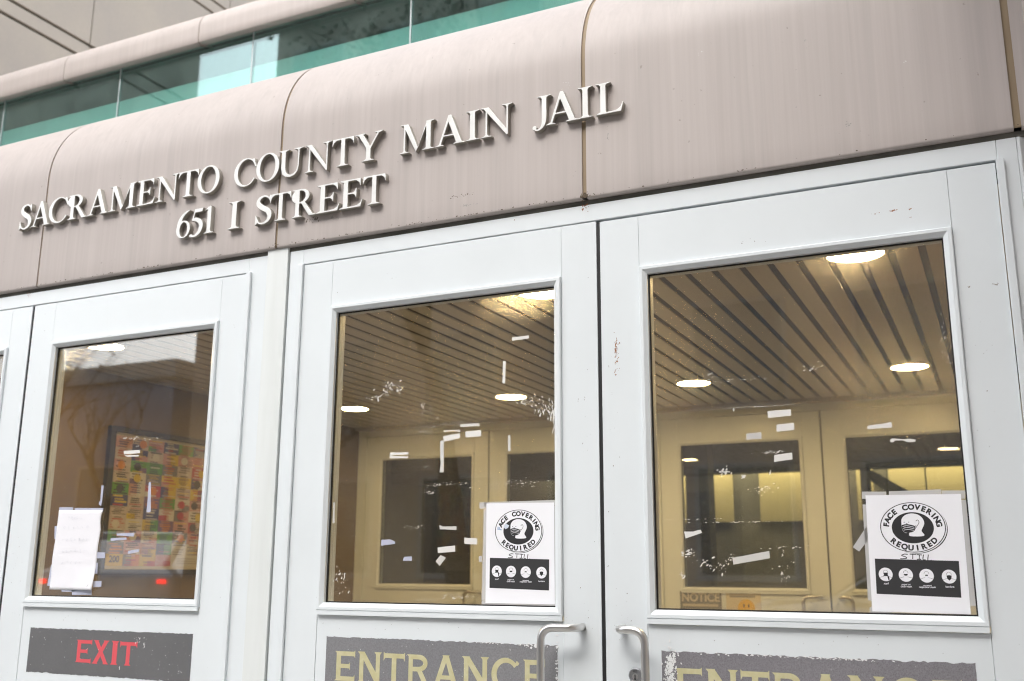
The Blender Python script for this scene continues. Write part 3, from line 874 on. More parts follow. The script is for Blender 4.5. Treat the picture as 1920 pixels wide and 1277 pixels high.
def make_door(hinge_left=True, label="", cat="door", group=None, name="entrance_door", glass=GLASS, handle=True, lock=False, loc=(0, 0, 0), top=0.9665):
    d = thing(name, label, cat, loc, group)
    st = 0.0985
    gx0, gx1 = 0.124, 0.793          # glass opening
    bx0, bx1 = 0.102, 0.809
    m = MB()
    m.box(0, bx0 - 0.0006, 0, 0.044, ZG + 0.008, top)                 # stiles
    m.box(bx1 + 0.0006, DW, 0, 0.044, ZG + 0.008, top)
    m.box(bx0, bx1, 0, 0.044, 0.832, top)                             # top rail
    m.box(bx0, bx1, 0.0012, 0.043, ZG + 0.008, -0.0135)                  # kick panel, a hair recessed
    m.build("door_leaf", WHITE, d, bevel=0.0008)
    b = MB()
    frame_ring(b, bx0, bx1, -0.001, 0.8315, [(0.0, 0.004), (0.0, -0.006), (0.002, -0.0085), (0.009, -0.0085), (0.0195, -0.001), (0.0195, 0.011)])
    b.box(bx0 + 0.001, bx1 - 0.001, -0.0080, 0.0, -0.0125, -0.0012)
    b.build("glazing_bead", WHITE, d)
    b = MB()
    frame_ring(b, bx0, bx1, -0.001, 0.8315, [(0.0, 0.040), (0.0, 0.050), (0.010, 0.050), (0.0195, 0.044), (0.0195, 0.0185)])
    b.build("inner_bead", WHITE, d)
    g = MB()
    frame_ring(g, bx0 + 0.0185, bx1 - 0.0185, 0.0175, 0.813, [(0.0, 0.0085), (0.0042, 0.0085), (0.0042, 0.0125)])
    g.build("gasket", BLACK, d)
    p = MB().box(bx0 + 0.014, bx1 - 0.014, 0.0128, 0.0178, 0.013, 0.8175).build("glass_pane", glass, d)
    if handle:
        xm, xg = (0.858, 0.775) if hinge_left else (0.045, 0.112)
        handle_mesh(xm, xg, -0.0245, -0.33).build("pull_handle", STEEL, d, smooth=True)
        if lock:
            lk = MB()
            lk.lathe([(0.0165, -0.0002), (0.0165, -0.006), (0.0145, -0.0085), (0.0125, -0.0085), (0.0122, -0.0075)], (0.072, 0, -0.126), 'y', 32)
            c = lk.build("lock_cylinder", STEEL_DK, d)
            k = MB().lathe([(0.0068, -0.0076), (0.0068, -0.0092)], (0.072, 0, -0.128), 'y', 24).build("lock_plug", STEEL, c)
            MB().box(0.0708, 0.0732, -0.0096, -0.0091, -0.1325, -0.1235).box(0.0695, 0.0745, -0.0096, -0.0091, -0.1345, -0.132).build("keyhole", BLACK, c)
            o = MB().box(0.0665, 0.0775, -0.0083, -0.0074, -0.1185, -0.1172).box(0.0675, 0.0765, -0.0083, -0.0074, -0.1155, -0.1148).build("lock_engraving", BLACK, c)
    return d, p
GRP = "white glazed entrance doors"
d_far, p_far = make_door(True, "white door at the far left edge, mostly out of frame", "door", GRP, "exit_door", loc=(-1.027, 0, 0))
d_exit, p_exit = make_door(False, "white glazed door with the charcoal EXIT panel and blank paper on its glass", "door", GRP, "exit_door", handle=False, loc=(-0.1105, 0, 0))
d_mid, p_mid = make_door(True, "white glazed entrance door left of the black gap, its pull bent to the left", "door", GRP, "entrance_door", loc=(1.0035, 0, 0))
d_right, p_right = make_door(False, "white glazed entrance door at the right, with round key lock beside its pull", "door", GRP, "entrance_door", lock=True, loc=(1.9185, 0, 0), top=0.9635)
m_ = MB().box(1.9093, 1.9172, 0.0022, 0.042, ZG, 0.963).build("weather_strip", BLACK, bld)
m_ = MB().box(-0.1211, -0.1120, 0.003, 0.042, ZG, 0.964).build("weather_strip", BLACK, bld)
# inner doors across the vestibule: same build, set on the back wall
inner_lab = [("white inner door behind the left door wall, hidden at the far left", -1.027, True), ("inner door right of the seam in the middle door glass, beside the small paper", -0.1105, False),
             ("inner door with the grey NOTICE sign, seen through the right door", 1.0035, True), ("inner door behind the taped notice in the right door", 1.918, False)]
for lab, x, hl in inner_lab:
    dd, pp = make_door(hl, lab, "inner door", "inner doors at the back of the vestibule", "inner_door", glass=GLASS_IN, loc=(x, YB, 0))
inner = thing("inner_door_frame", "warm lit white frame around the inner doors at the back of the vestibule", "door frame", (0, YB, 0))
for (a, b, c, d_) in ((0.951, 1.000, 2.829, 2.969), (-1.099, -1.032, 0.800, 0.8675)):
    f = MB(); f.box(a, b - 0.0005, 0, 0.09, ZG, 1.0145); f.box(c + 0.0005, d_, 0, 0.09, ZG, 1.0145); f.box(b, c, 0, 0.09, 0.970, 1.0145)
    f.build("frame", WHITE, inner, bevel=0.0012)
    MB().box(b - 0.013, b + 0.0035, -0.009, -0.0002, ZG, 0.9685).build("door_stop", WHITE, inner, bevel=0.0015)
    MB().box(c - 0.0035, c + 0.013, -0.009, -0.0002, ZG, 0.9685).build("door_stop", WHITE, inner, bevel=0.0015)
MB().box(0.8715, 0.9465, -0.006, 0.09, ZG, 1.0144).build("centre_post", CREAM, inner, bevel=0.0012)
for x in (1.9148, -0.1147): MB().box(x - 0.002, x + 0.002, 0.012, 0.042, ZG, 0.968).build("weather_strip", BLACK, inner)

# ================================================================== RAISED LETTERS
ROW1 = [('S', -.176, -.119), ('A', -.121, -.028), ('C', -.037, .055), ('R', .050, .145), ('A', .145, .238), ('M', .240, .357), ('E', .361, .439), ('N', .440, .538), ('T', .534, .617), ('O', .613, .701),
        ('C', .754, .840), ('O', .842, .928), ('U', .924, 1.015), ('N', 1.020, 1.115), ('T', 1.117, 1.193), ('Y', 1.196, 1.290),
        ('M', 1.347, 1.457), ('A', 1.460, 1.553), ('I', 1.555, 1.596), ('N', 1.600, 1.695), ('J', 1.753, 1.806), ('A', 1.792, 1.883), ('I', 1.881, 1.922), ('L', 1.930, 2.004)]
ROW2 = [('6', .541, .597), ('5', .596, .648), ('1', .652, .690), ('I', .745, .792), ('S', .850, .910), ('T', .903, .980), ('R', .981, 1.069), ('E', 1.070, 1.151), ('E', 1.150, 1.229), ('T', 1.228, 1.305)]
YL = YF - 0.0166
def refit(row):      # measured on a plane 17 mm nearer the street
    return [(c, 2.7708 + (a - 2.7708) * 1.0074, 2.7708 + (b - 2.7708) * 1.0074) for c, a, b in row]
ROW1, ROW2 = refit(ROW1), refit(ROW2)
sg1 = thing("name_sign", "long upper row of raised silver letters reading SACRAMENTO COUNTY MAIN JAIL", "sign", (0, YL, 1.2388))
sg2 = thing("address_sign", "short lower row of raised silver letters reading 651 I STREET", "sign", (0, YL, 1.1049))
for root, row in ((sg1, ROW1), (sg2, ROW2)):
    for ch, xl, xr in row:
        me = letter_mesh(SERIF, ch, xl, xr, 0, 0.0878, 0.0168, 0.0008)
        kind = "digit" if ch.isdigit() else "letter"
        o = mesh_obj(kind, me, LETTER, root)
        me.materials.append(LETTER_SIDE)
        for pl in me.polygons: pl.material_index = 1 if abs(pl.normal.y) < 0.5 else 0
        if ch == 'C' and xl > 0.5:
            o.location = (0, 0.004, 0)

# ================================================================== VINYL PANELS ON THE DOORS
def ragged(x0, x1, z0, z1, amp, r, step=0.004, sides=(1, 1, 1, 1)):
    """rectangle with a torn outline (bottom, right, top, left amplitudes)"""
    out = []
    def edge(ax, az, bx, bz, k):
        n = max(2, int(math.hypot(bx - ax, bz - az) / step))
        dx, dz = bx - ax, bz - az; L = math.hypot(dx, dz); nx, nz_ = dz / L, -dx / L
        ph = r.random() * 50
        for i in range(n):
            t = i / n
            e = amp * k * (abs(mnoise.noise(Vector((ph + t * L * 45, 0.3, 0)))) * 1.2 + 0.6 * max(0, mnoise.noise(Vector((ph + t * L * 190, 7.3, 0)))))
            if i == 0: e = 0
            out.append((ax + dx * t - nx * e, az + dz * t - nz_ * e))
    edge(x0, z0, x1, z0, sides[0]); edge(x1, z0, x1, z1, sides[1]); edge(x1, z1, x0, z1, sides[2]); edge(x0, z1, x0, z0, sides[3])
    return out
rr = random.Random(3)
YV = 0.0012
def vinyl_sign(name, label, x0, x1, z0, z1, m, word, wx0, wx1, wz, wcap, wm, sides, amp, gaps=None):
    root = thing(name, label, "door sign", (x0, YV, z0))
    lp = [(p[0] - x0, p[1] - z0) for p in ragged(x0, x1, z0, z1, amp, rr, sides=sides)]
    flat_poly(lp, -0.0005, 0.0003).build("vinyl_panel", m, root)
    for ch, a, b in word:
        me = letter_mesh(COP, ch, a - x0, b - x0, wz - z0, wcap, 0.0003, 0.0)
        me.transform(Matrix.Translation((0, -0.0009, 0)))
        mesh_obj("letter", me, wm, root)
    return root
ex = vinyl_sign("exit_sign", "charcoal vinyl panel reading EXIT in red on the left door", .0305, .683, -.2065, -.0745, VINYL_EXIT,
    [('E', .2330, .2970), ('X', .3020, .3690), ('I', .3760, .4050), ('T', .4100, .4770)], 0, 0, -.1690, .0640, RED, (.9, .25, .7, .1), 0.004)
flakes([(.477, -.100, .006, .005, 12, .0006, .0022, 2.2, 60), (.503, -.108, .003, .008, 7, .0008, .002, 2.5, 80), (.415, -.178, .001, .006, 5, .0006, .0014, 3, 85),
        (.64, -.178, .006, .004, 6, .0006, .002, 2, 10), (.35, -.14, .2, .04, 60, .0003, .0010, 1.3, 40), (.09, -.10, .03, .02, 8, .0008, .002, 1.2, 40), (.6, -.15, .05, .04, 40, .0003, .0011, 1.3, 40)],
       -.0012, RESIDUE, "chip", ex, 5, .0003, (.0305, -.2065))
ent_w = lambda x0: [('E', x0 + .0210, x0 + .0950), ('N', x0 + .1090, x0 + .1880), ('T', x0 + .1960, x0 + .2640), ('R', x0 + .2720, x0 + .3500), ('A', x0 + .3560, x0 + .4360), ('N', x0 + .4460, x0 + .5220), ('C', x0 + .5300, x0 + .6020), ('E', x0 + .6160, x0 + .6820)]
def scale_word(wd, a0, b0, a1, b1):
    return [(c, a1 + (x - a0) / (b0 - a0) * (b1 - a1), a1 + (y - a0) / (b0 - a0) * (b1 - a1)) for c, x, y in wd]
# letter edges measured along the first panel
W1 = [('E', 1.1680, 1.2305), ('N', 1.2390, 1.3110), ('T', 1.3170, 1.3800), ('R', 1.3860, 1.4550), ('A', 1.4600, 1.5360), ('N', 1.5430, 1.6170), ('C', 1.6240, 1.6980), ('E', 1.7080, 1.7650)]
en = vinyl_sign("entrance_sign", "grey vinyl panel reading ENTRANCE in full on the middle door", 1.1385, 1.7985, -.2300, -.0665, VINYL_ENT, W1, 0, 0, -.1760, .0730, GOLD, (.5, .6, .75, .1), 0.0045)
flakes([(1.735, -.070, .018, .003, 60, .0006, .0028, 1.4, 70), (1.63, -.068, .02, .0012, 30, .0006, .0016, 1.6, 10), (1.28, -.0675, .02, .001, 12, .0006, .0015, 1.6, 10),
        (1.795, -.14, .002, .04, 60, .0008, .0026, 2, 10), (1.5, -.13, .2, .04, 60, .0003, .0009, 1.3, 40)], -.0012, RESIDUE, "chip", en, 8, .0003, (1.1385, -.23))
W2 = scale_word(W1, 1.1385, 1.7985, 2.0515, 2.7000)
en2 = vinyl_sign("entrance_sign", "woven-look grey vinyl panel with white scraped left end on the right door", 2.0505, 2.6945, -.2300, -.0700, VINYL_ENT2, W2, 0, 0, -.1790, .0730, GOLD, (.5, .35, .9, .1), 0.0050)
flakes([(2.070, -.110, .006, .022, 300, .0006, .0026, 1.8, 80), (2.078, -.088, .006, .006, 40, .0008, .0028, 1.6, 120), (2.3, -.0725, .10, .0012, 70, .0006, .0018, 1.8, 5), (2.45, -.0735, .05, .0012, 40, .0006, .0020, 1.8, 5)],
       -.0012, RESIDUE, "chip", en2, 11, .0003, (2.0505, -.23))

# ================================================================== NOTICES TAPED TO THE GLASS
YP = 0.0118          # just in front of the pane (its face is at 0.0128)
def quad_map(TL, TR, BL, BR):
    def f(u, v):
        a = ((1 - u) * TL[0] + u * TR[0], (1 - u) * TL[1] + u * TR[1]); b = ((1 - u) * BL[0] + u * BR[0], (1 - u) * BL[1] + u * BR[1])
        return ((1 - v) * a[0] + v * b[0], (1 - v) * a[1] + v * b[1])
    return f
def sheet(loop, y, th, name, m, parent, origin, wave=0.0):
    mb = MB(); mb.prism([(p[0] - origin[0], p[1] - origin[1]) for p in loop], 'y', y, y + th)
    return mb.build(name, m, parent)
def strokes(lines, width, y, th=0.00012):
    """pen strokes: polylines -> thin ribbons"""
    mb = MB()
    for ln in lines:
        lp = brush([(p[0], p[1], width) for p in ln], 5)
        n = len(lp) // 2
        for i in range(n - 1):
            q = [lp[i], lp[i + 1], lp[-(i + 2)], lp[-(i + 1)]]
            mb.prism(q, 'y', y, y + th)
    return mb
def notice(label, TL, TR, BL, BR, tapes, faded):
    O = BL
    root = thing("notice_paper", label, "notice", (O[0], YP, O[1]))
    mp = quad_map(TL, TR, BL, BR)
    L = lambda u, v: (mp(u, v)[0] - O[0], mp(u, v)[1] - O[1])
    wx = math.hypot(TR[0] - TL[0], TR[1] - TL[1]); hz = math.hypot(TL[0] - BL[0], TL[1] - BL[1])
    sheet([(p[0], p[1]) for p in (TL, TR, BR, BL)], 0.0, 0.0003, "paper_sheet", PAPER, root, O)
    for tp in tapes:
        sheet(tp, 0.0004, 0.0002, "tape_strip", TAPE_C, root, O)
    y1 = -0.00012
    cu, cv = .480, .281; rx, rz = .0640, .0515
    ex_ = lambda k, du=0, dv=0, n=72, ax=rx, az=rz: [(L(cu + du, cv + dv)[0] + ax * k * math.cos(2 * math.pi * i / n), L(cu + du, cv + dv)[1] + az * k * math.sin(2 * math.pi * i / n)) for i in range(n)]
    badge = MB()
    def ring(o_, i_, y):
        n = len(o_)
        for k in range(n):
            badge.prism([o_[k], o_[(k + 1) % n], i_[(k + 1) % n], i_[k]], 'y', y, y + .0001)
    ring(ex_(1.0), ex_(.972), y1)
    # printed drop shadow crescent at lower right
    sh = []
    A = [math.radians(a) for a in range(-112, 34, 4)]
    c0 = L(cu, cv); c1 = (c0[0] + .0030, c0[1] - .0022)
    outer = [(c1[0] + rx * 1.005 * math.cos(a), c1[1] + rz * 1.005 * math.sin(a)) for a in A]
    inner_ = [(c1[0] + rx * (1.005 - .035 * math.sin((i + .5) / len(A) * math.pi)) * math.cos(a), c1[1] + rz * (1.005 - .035 * math.sin((i + .5) / len(A) * math.pi)) * math.sin(a)) for i, a in enumerate(A)]
    for k in range(len(A) - 1): badge.prism([outer[k], outer[k + 1], inner_[k + 1], inner_[k]], 'y', y1, y1 + .0001)
    badge.prism(ex_(1, .0, .004, 64, .0410, .0320), 'y', y1, y1 + .0001)
    badge.build("badge_ring", INK, root)
    # white masked head inside the dark oval
    hc = L(cu + .004, cv - .035)
    hd = MB(); y2 = y1 - .0001
    cx, cz = hc
    prof_ = [(-.0222, .0000), (-.0215, .0078), (-.0165, .0150), (-.0085, .0190), (.0010, .0200), (.0110, .0175), (.0185, .0115), (.0222, .0030), (.0215, -.0040), (.0180, -.0110), (.0160, -.0165), (.0200, -.0262), (-.0070, -.0265), (-.0085, -.0195),
             (-.0150, -.0200), (-.0205, -.0150), (-.0222, -.0060)]
    lp = [(p[0], p[1]) for p in spline([(a, b, 0) for a, b in prof_ + prof_[:1]], 4)]
    hd.prism([(cx + a, cz + b) for a, b in lp], 'y', y2, y2 + .0001)
    hd.build("head_figure", PAPER, root)
    fc = MB(); y3 = y2 - .0001
    mk = [(-.0220, -.0035), (-.0120, -.0018), (.0020, -.0050), (.0045, -.0090), (.0020, -.0160), (-.0080, -.0195), (-.0170, -.0185), (-.0212, -.0120)]
    fc.prism([(cx + a, cz + b) for a, b in [(p[0], p[1]) for p in spline([(a, b, 0) for a, b in mk + mk[:1]], 3)]], 'y', y3, y3 + .0001)
    for (a, b) in ((-.0165, .0022), (-.0075, .0022)):
        fc.prism([(cx + a + .0014 * math.cos(t * .785), cz + b + .0007 * math.sin(t * .785)) for t in range(8)], 'y', y3, y3 + .0001)
    fc.build("mask", INK, root)
    ln = strokes([[(cx - .0205, cz - .0070), (cx - .0120, cz - .0050), (cx + .0025, cz - .0085)], [(cx - .0200, cz - .0105), (cx - .0110, cz - .0088), (cx + .0025, cz - .0118)], [(cx - .0185, cz - .0140), (cx - .0100, cz - .0128), (cx + .0015, cz - .0150)]], .0009, y3 - .0001, .00009)
    ln.build("mask_pleat", PAPER, root)
    er = strokes([[(cx + .0062, cz + .0040), (cx + .0100, cz + .0065), (cx + .0125, cz + .0020), (cx + .0095, cz - .0040), (cx + .0062, cz - .0070)], [(cx + .0030, cz - .0080), (cx + .0060, cz - .0050)], [(cx + .0015, cz - .0140), (cx + .0070, cz - .0075)], [(cx - .0128, cz + .0005), (cx - .0120, cz - .0012), (cx - .0100, cz - .0012)]], .0010, y3, .00009)
    er.build("ear_outline", INK, root)
    # curved words
    def arc_text(word, a0, a1, kx, top, m_blue=()):
        n = len(word); parts = []; blue = []
        for i, ch in enumerate(word):
            if ch == ' ': continue
            a = math.radians(a0 + (a1 - a0) * i / (n - 1))
            px, pz = c0[0] + rx * kx * math.cos(a), c0[1] + rz * kx * math.sin(a)
            tx, tz = -rx * math.sin(a), rz * math.cos(a)
            ang = math.atan2(tz, tx) + (math.pi if top else 0)
            me = text_mesh(ch, .0150, .00075, .0001)
            M = Matrix.Translation((px, y1 + .00005, pz)) @ Matrix.Rotation(-ang, 4, 'Y') @ Matrix.Translation((0, 0, -.0052)) @ RX @ Matrix.Diagonal((1.05, 1, 1, 1))
            (blue if i in m_blue else parts).append((me, M))
        return parts, blue
    pa, bl = arc_text("FACE COVERING", 172, 8, .815, True, (0,) if faded else ())
    pb, _ = arc_text("REQUIRED", 221, 319, .815, False)
    mesh_obj("lettering", join_meshes("lettering", pa), INK, root); mesh_obj("lettering", join_meshes("lettering", pb), INK, root)
    if bl:
        o = mesh_obj("lettering", join_meshes("lettering", bl), INK_BLUE, root); o['label'] = "faded blue letter F"
        bp_ = MB().prism([L(.285, .205), L(.345, .225), L(.33, .25), L(.29, .265), L(.265, .245)], 'y', y1 - .0001, y1 - .00002)
        bp_.build("faded_patch", mat("faded_print", (0.62, 0.68, 0.78), 0.5), root)
    # handwritten STILL
    q = lambda u, v: L(u, v)
    hw = [[q(.410, .512), q(.375, .510), q(.345, .522), q(.385, .533), q(.395, .545), q(.350, .550), q(.330, .548)], [q(.43, .510), q(.50, .513)], [q(.462, .512), q(.458, .550)], [q(.505, .513), q(.555, .516)], [q(.53, .515), q(.525, .551)], [q(.50, .553), q(.545, .553)],
          [q(.572, .512), q(.564, .554), q(.590, .556)], [q(.622, .512), q(.614, .561), q(.652, .560)]]
    strokes(hw, .0017, y1).build("handwriting", INK_PEN, root)
    # dark panel with four round icons
    pnl = [L(.060, .551), L(.925, .564), L(.920, .866), L(.058, .850)]
    MB().prism(pnl, 'y', y1, y1 + .0001).build("icon_panel", mat("dark_print", (0.035, 0.035, 0.037), 0.5), root)
    iu = [(.165, .684), (.375, .686), (.588, .690), (.815, .694)]
    for k, (u, v) in enumerate(iu):
        c = L(u, v); r_ = .0138
        ic = MB().prism([(c[0] + r_ * math.cos(t * math.pi / 20), c[1] + r_ * 1.0 * math.sin(t * math.pi / 20)) for t in range(40)], 'y', y2, y2 + .0001).build("round_icon", PAPER, root)
        g = strokes([[(c[0] + .0046 * math.cos(math.radians(a)), c[1] + .0035 + .0052 * math.sin(math.radians(a))) for a in range(0, 181, 20)],
                     [(c[0] - .0118, c[1] - .0062), (c[0] - .006, c[1] - .0045), (c[0] - .0035, c[1] - .0035)], [(c[0] + .0118, c[1] - .0062), (c[0] + .006, c[1] - .0045), (c[0] + .0035, c[1] - .0035)]], .0005, y3, .00009)
        if k == 0:
            g.prism([(c[0] - .0045, c[1] + .0035), (c[0] + .0045, c[1] + .0035), (c[0] + .004, c[1] - .001), (c[0] + .0055, c[1] - .0035), (c[0] - .0050, c[1] - .0035), (c[0] - .0035, c[1] - .001)], 'y', y3, y3 + .0001)
            g.prism([(c[0] + .003, c[1] - .003), (c[0] + .0065, c[1] - .004), (c[0] + .0070, c[1] - .0112), (c[0] + .0045, c[1] - .0118)], 'y', y3, y3 + .0001)
        elif k in (1, 2):
            s_ = .0038 if k == 1 else .0026
            g.prism([(c[0] - s_, c[1] + .0020), (c[0] + s_, c[1] + .0020), (c[0] + s_ * .9, c[1] - .0008), (c[0], c[1] - .0016 if k == 1 else c[1] - .0002), (c[0] - s_ * .9, c[1] - .0008)], 'y', y3, y3 + .0001)
        else:
            g.prism([(c[0] - .0048, c[1] + .0020), (c[0], c[1] + .0028), (c[0] + .0048, c[1] + .0020), (c[0] + .0040, c[1] - .0040), (c[0], c[1] - .0080), (c[0] - .0040, c[1] - .0040)], 'y', y3, y3 + .0001)
        g.build("icon_drawing", INK, ic)
    caps = []
    for (u, v, s_, t_x) in ((.165, .768, .0050, "scarf"), (.372, .772, .0050, "paper or"), (.372, .790, .0050, "cloth mask"), (.588, .776, .0036, "non-vented"), (.588, .791, .0050, "respirator mask"), (.815, .784, .0050, "bandana")):
        c = L(u, v)
        me = join_meshes("caption", [(text_mesh(t_x, s_, .00008, .0001), Matrix.Translation((c[0], y2 + .00005, c[1])) @ RX)])
        mesh_obj("caption", me, PAPER, root)
    return root
notice("white face covering notice on the middle door, its first letter F faded blue", (1.600, .268), (1.785, .266), (1.600, .025), (1.786, .025),
    [[(1.5796, .2707), (1.6007, .2713), (1.6107, .2623), (1.6009, .256), (1.5805, .2553)], [(1.5933, .2710), (1.7922, .2720), (1.7921, .2593), (1.5934, .2605)], [(1.5922, .254), (1.6034, .2538), (1.6061, .0310), (1.5891, .0310)],
     [(1.7845, .2585), (1.7921, .2585), (1.7909, .0310), (1.7834, .0310)], [(1.589, .0292), (1.7909, .0296), (1.7902, .0194), (1.5891, .0172)], [(1.5800, .1384), (1.5885, .1384), (1.5887, .1245), (1.5802, .1234)]], True)
notice("white face covering notice in the lower right corner of the right door", (2.509, .264), (2.696, .262), (2.506, .024), (2.694, .022),
    [[(2.5025, .272), (2.5514, .2706), (2.5505, .2584), (2.5159, .2592), (2.5121, .2561), (2.5014, .2564)], [(2.5568, .271), (2.6590, .2724), (2.6582, .258), (2.5560, .2607)], [(2.6599, .270), (2.7050, .2687), (2.7035, .252), (2.6808, .2526), (2.6790, .2574), (2.6595, .258)],
     [(2.6938, .2499), (2.7048, .2496), (2.7092, .0394), (2.6908, .0379)], [(2.5018, .2448), (2.5125, .2445), (2.5126, .0464), (2.4991, .0462)], [(2.5012, .032), (2.5163, .0323), (2.5458, .0282), (2.5451, .0176), (2.5009, .0173)],
     [(2.6618, .0282), (2.6943, .0289), (2.6822, .0139), (2.6596, .0145)], [(2.476, .1555), (2.507, .1992), (2.5085, .1711), (2.4879, .1464)]], False)

# blank sheet on the left door, its lower corner lifting and creased
bpz = thing("blank_paper", "blank white sheet taped to the left door glass, curling at its lower right corner", "paper", (0.0818, YP, 0.04))
O = (0.0818, 0.04)
nx_, nz2 = 22, 28
outl = lambda v: (0.0884 - .0066 * v + (-.003 if .35 < v < .8 else 0) * math.sin((v - .35) / .45 * math.pi), .2774 - .0085 * v - .006 * math.sin(min(1, v / .25) * math.pi) * (v < .25) + .0015 * math.sin(v * 9))
mb = MB()
idx = {}
for j in range(nz2 + 1):
    v = j / nz2
    xl_, xr_ = outl(v)
    for i in range(nx_ + 1):
        u = i / nx_
        x = xl_ + (xr_ - xl_) * u; z = .2810 - .2415 * v - .0022 * u * (1 - v)
        lift = .006 * max(0, u - .35) * max(0, v - .72) * 8 + .0012 * math.sin(u * 5 + v * 7) ** 2 * v
        cr = .0016 * math.exp(-((u * .9 + (1 - v) * 1.35 - .80) / .018) ** 2) * (v > .6)
        idx[i, j] = len(mb.v); mb.v.append((x - O[0], -lift - cr, z - O[1]))
for j in range(nz2):
    for i in range(nx_):
        mb.f.append((idx[i, j], idx[i + 1, j], idx[i + 1, j + 1], idx[i, j + 1])); mb.mi.append(0)
o = mb.build("paper_sheet", PAPER_OLD, bpz, smooth=True)
sol = o.modifiers.new("thickness", 'SOLIDIFY'); sol.thickness = .0002; sol.offset = 1
mb = MB().prism([(.2450 - O[0], .0455 - O[1]), (.2478 - O[0], .0462 - O[1]), (.2560 - O[0], .0600 - O[1])], 'y', -.0075, -.0074)
mb.build("tear", mat("torn_paper_shade", (0.12, 0.11, 0.10), 0.8), bpz)
for tp in ([(0.0883, .2912), (.1485, .2899), (.1507, .2745), (.0892, .2757)], [(.1554, .2874), (.2779, .2848), (.2776, .2721), (.1573, .2744)], [(.0756, .233), (.0942, .2328), (.0967, .1929), (.0802, .193)], [(.0774, .1138), (.0985, .1139), (.0948, .0502), (.0698, .0499)],
           [(.2636, .1523), (.3033, .1508), (.3048, .1343), (.2661, .1334)], [(.2618, .1187), (.2772, .1209), (.2783, .0884), (.2595, .0883)], [(.2625, .0661), (.2993, .0664), (.3002, .0501), (.265, .0475)], [(.128, .046), (.1987, .0468), (.1878, .0333), (.1363, .0335)],
           [(.1786, .0443), (.2621, .0453), (.2635, .0254), (.1802, .0243)]):
    sheet(tp, 0.0004, .0002, "tape_strip", TAPE_L, bpz, O)
gr = random.Random(21)
for (zz, n_, x0_, x1_) in ((.252, 5, .135, .20), (.222, 6, .118, .235), (.185, 7, .118, .24), (.150, 6, .12, .235), (.115, 5, .125, .22)):
    ghost = []
    for k in range(n_):
        cx = x0_ + (x1_ - x0_) * k / n_; hgt = .011
        ghost.append([(cx - O[0] + gr.uniform(-.002, .008), zz - O[1] + gr.uniform(0, hgt)) for _ in range(gr.randint(3, 5))])
    strokes(ghost, .0011, -.0020, .0001).build("show_through_writing", INK_PALE, bpz)

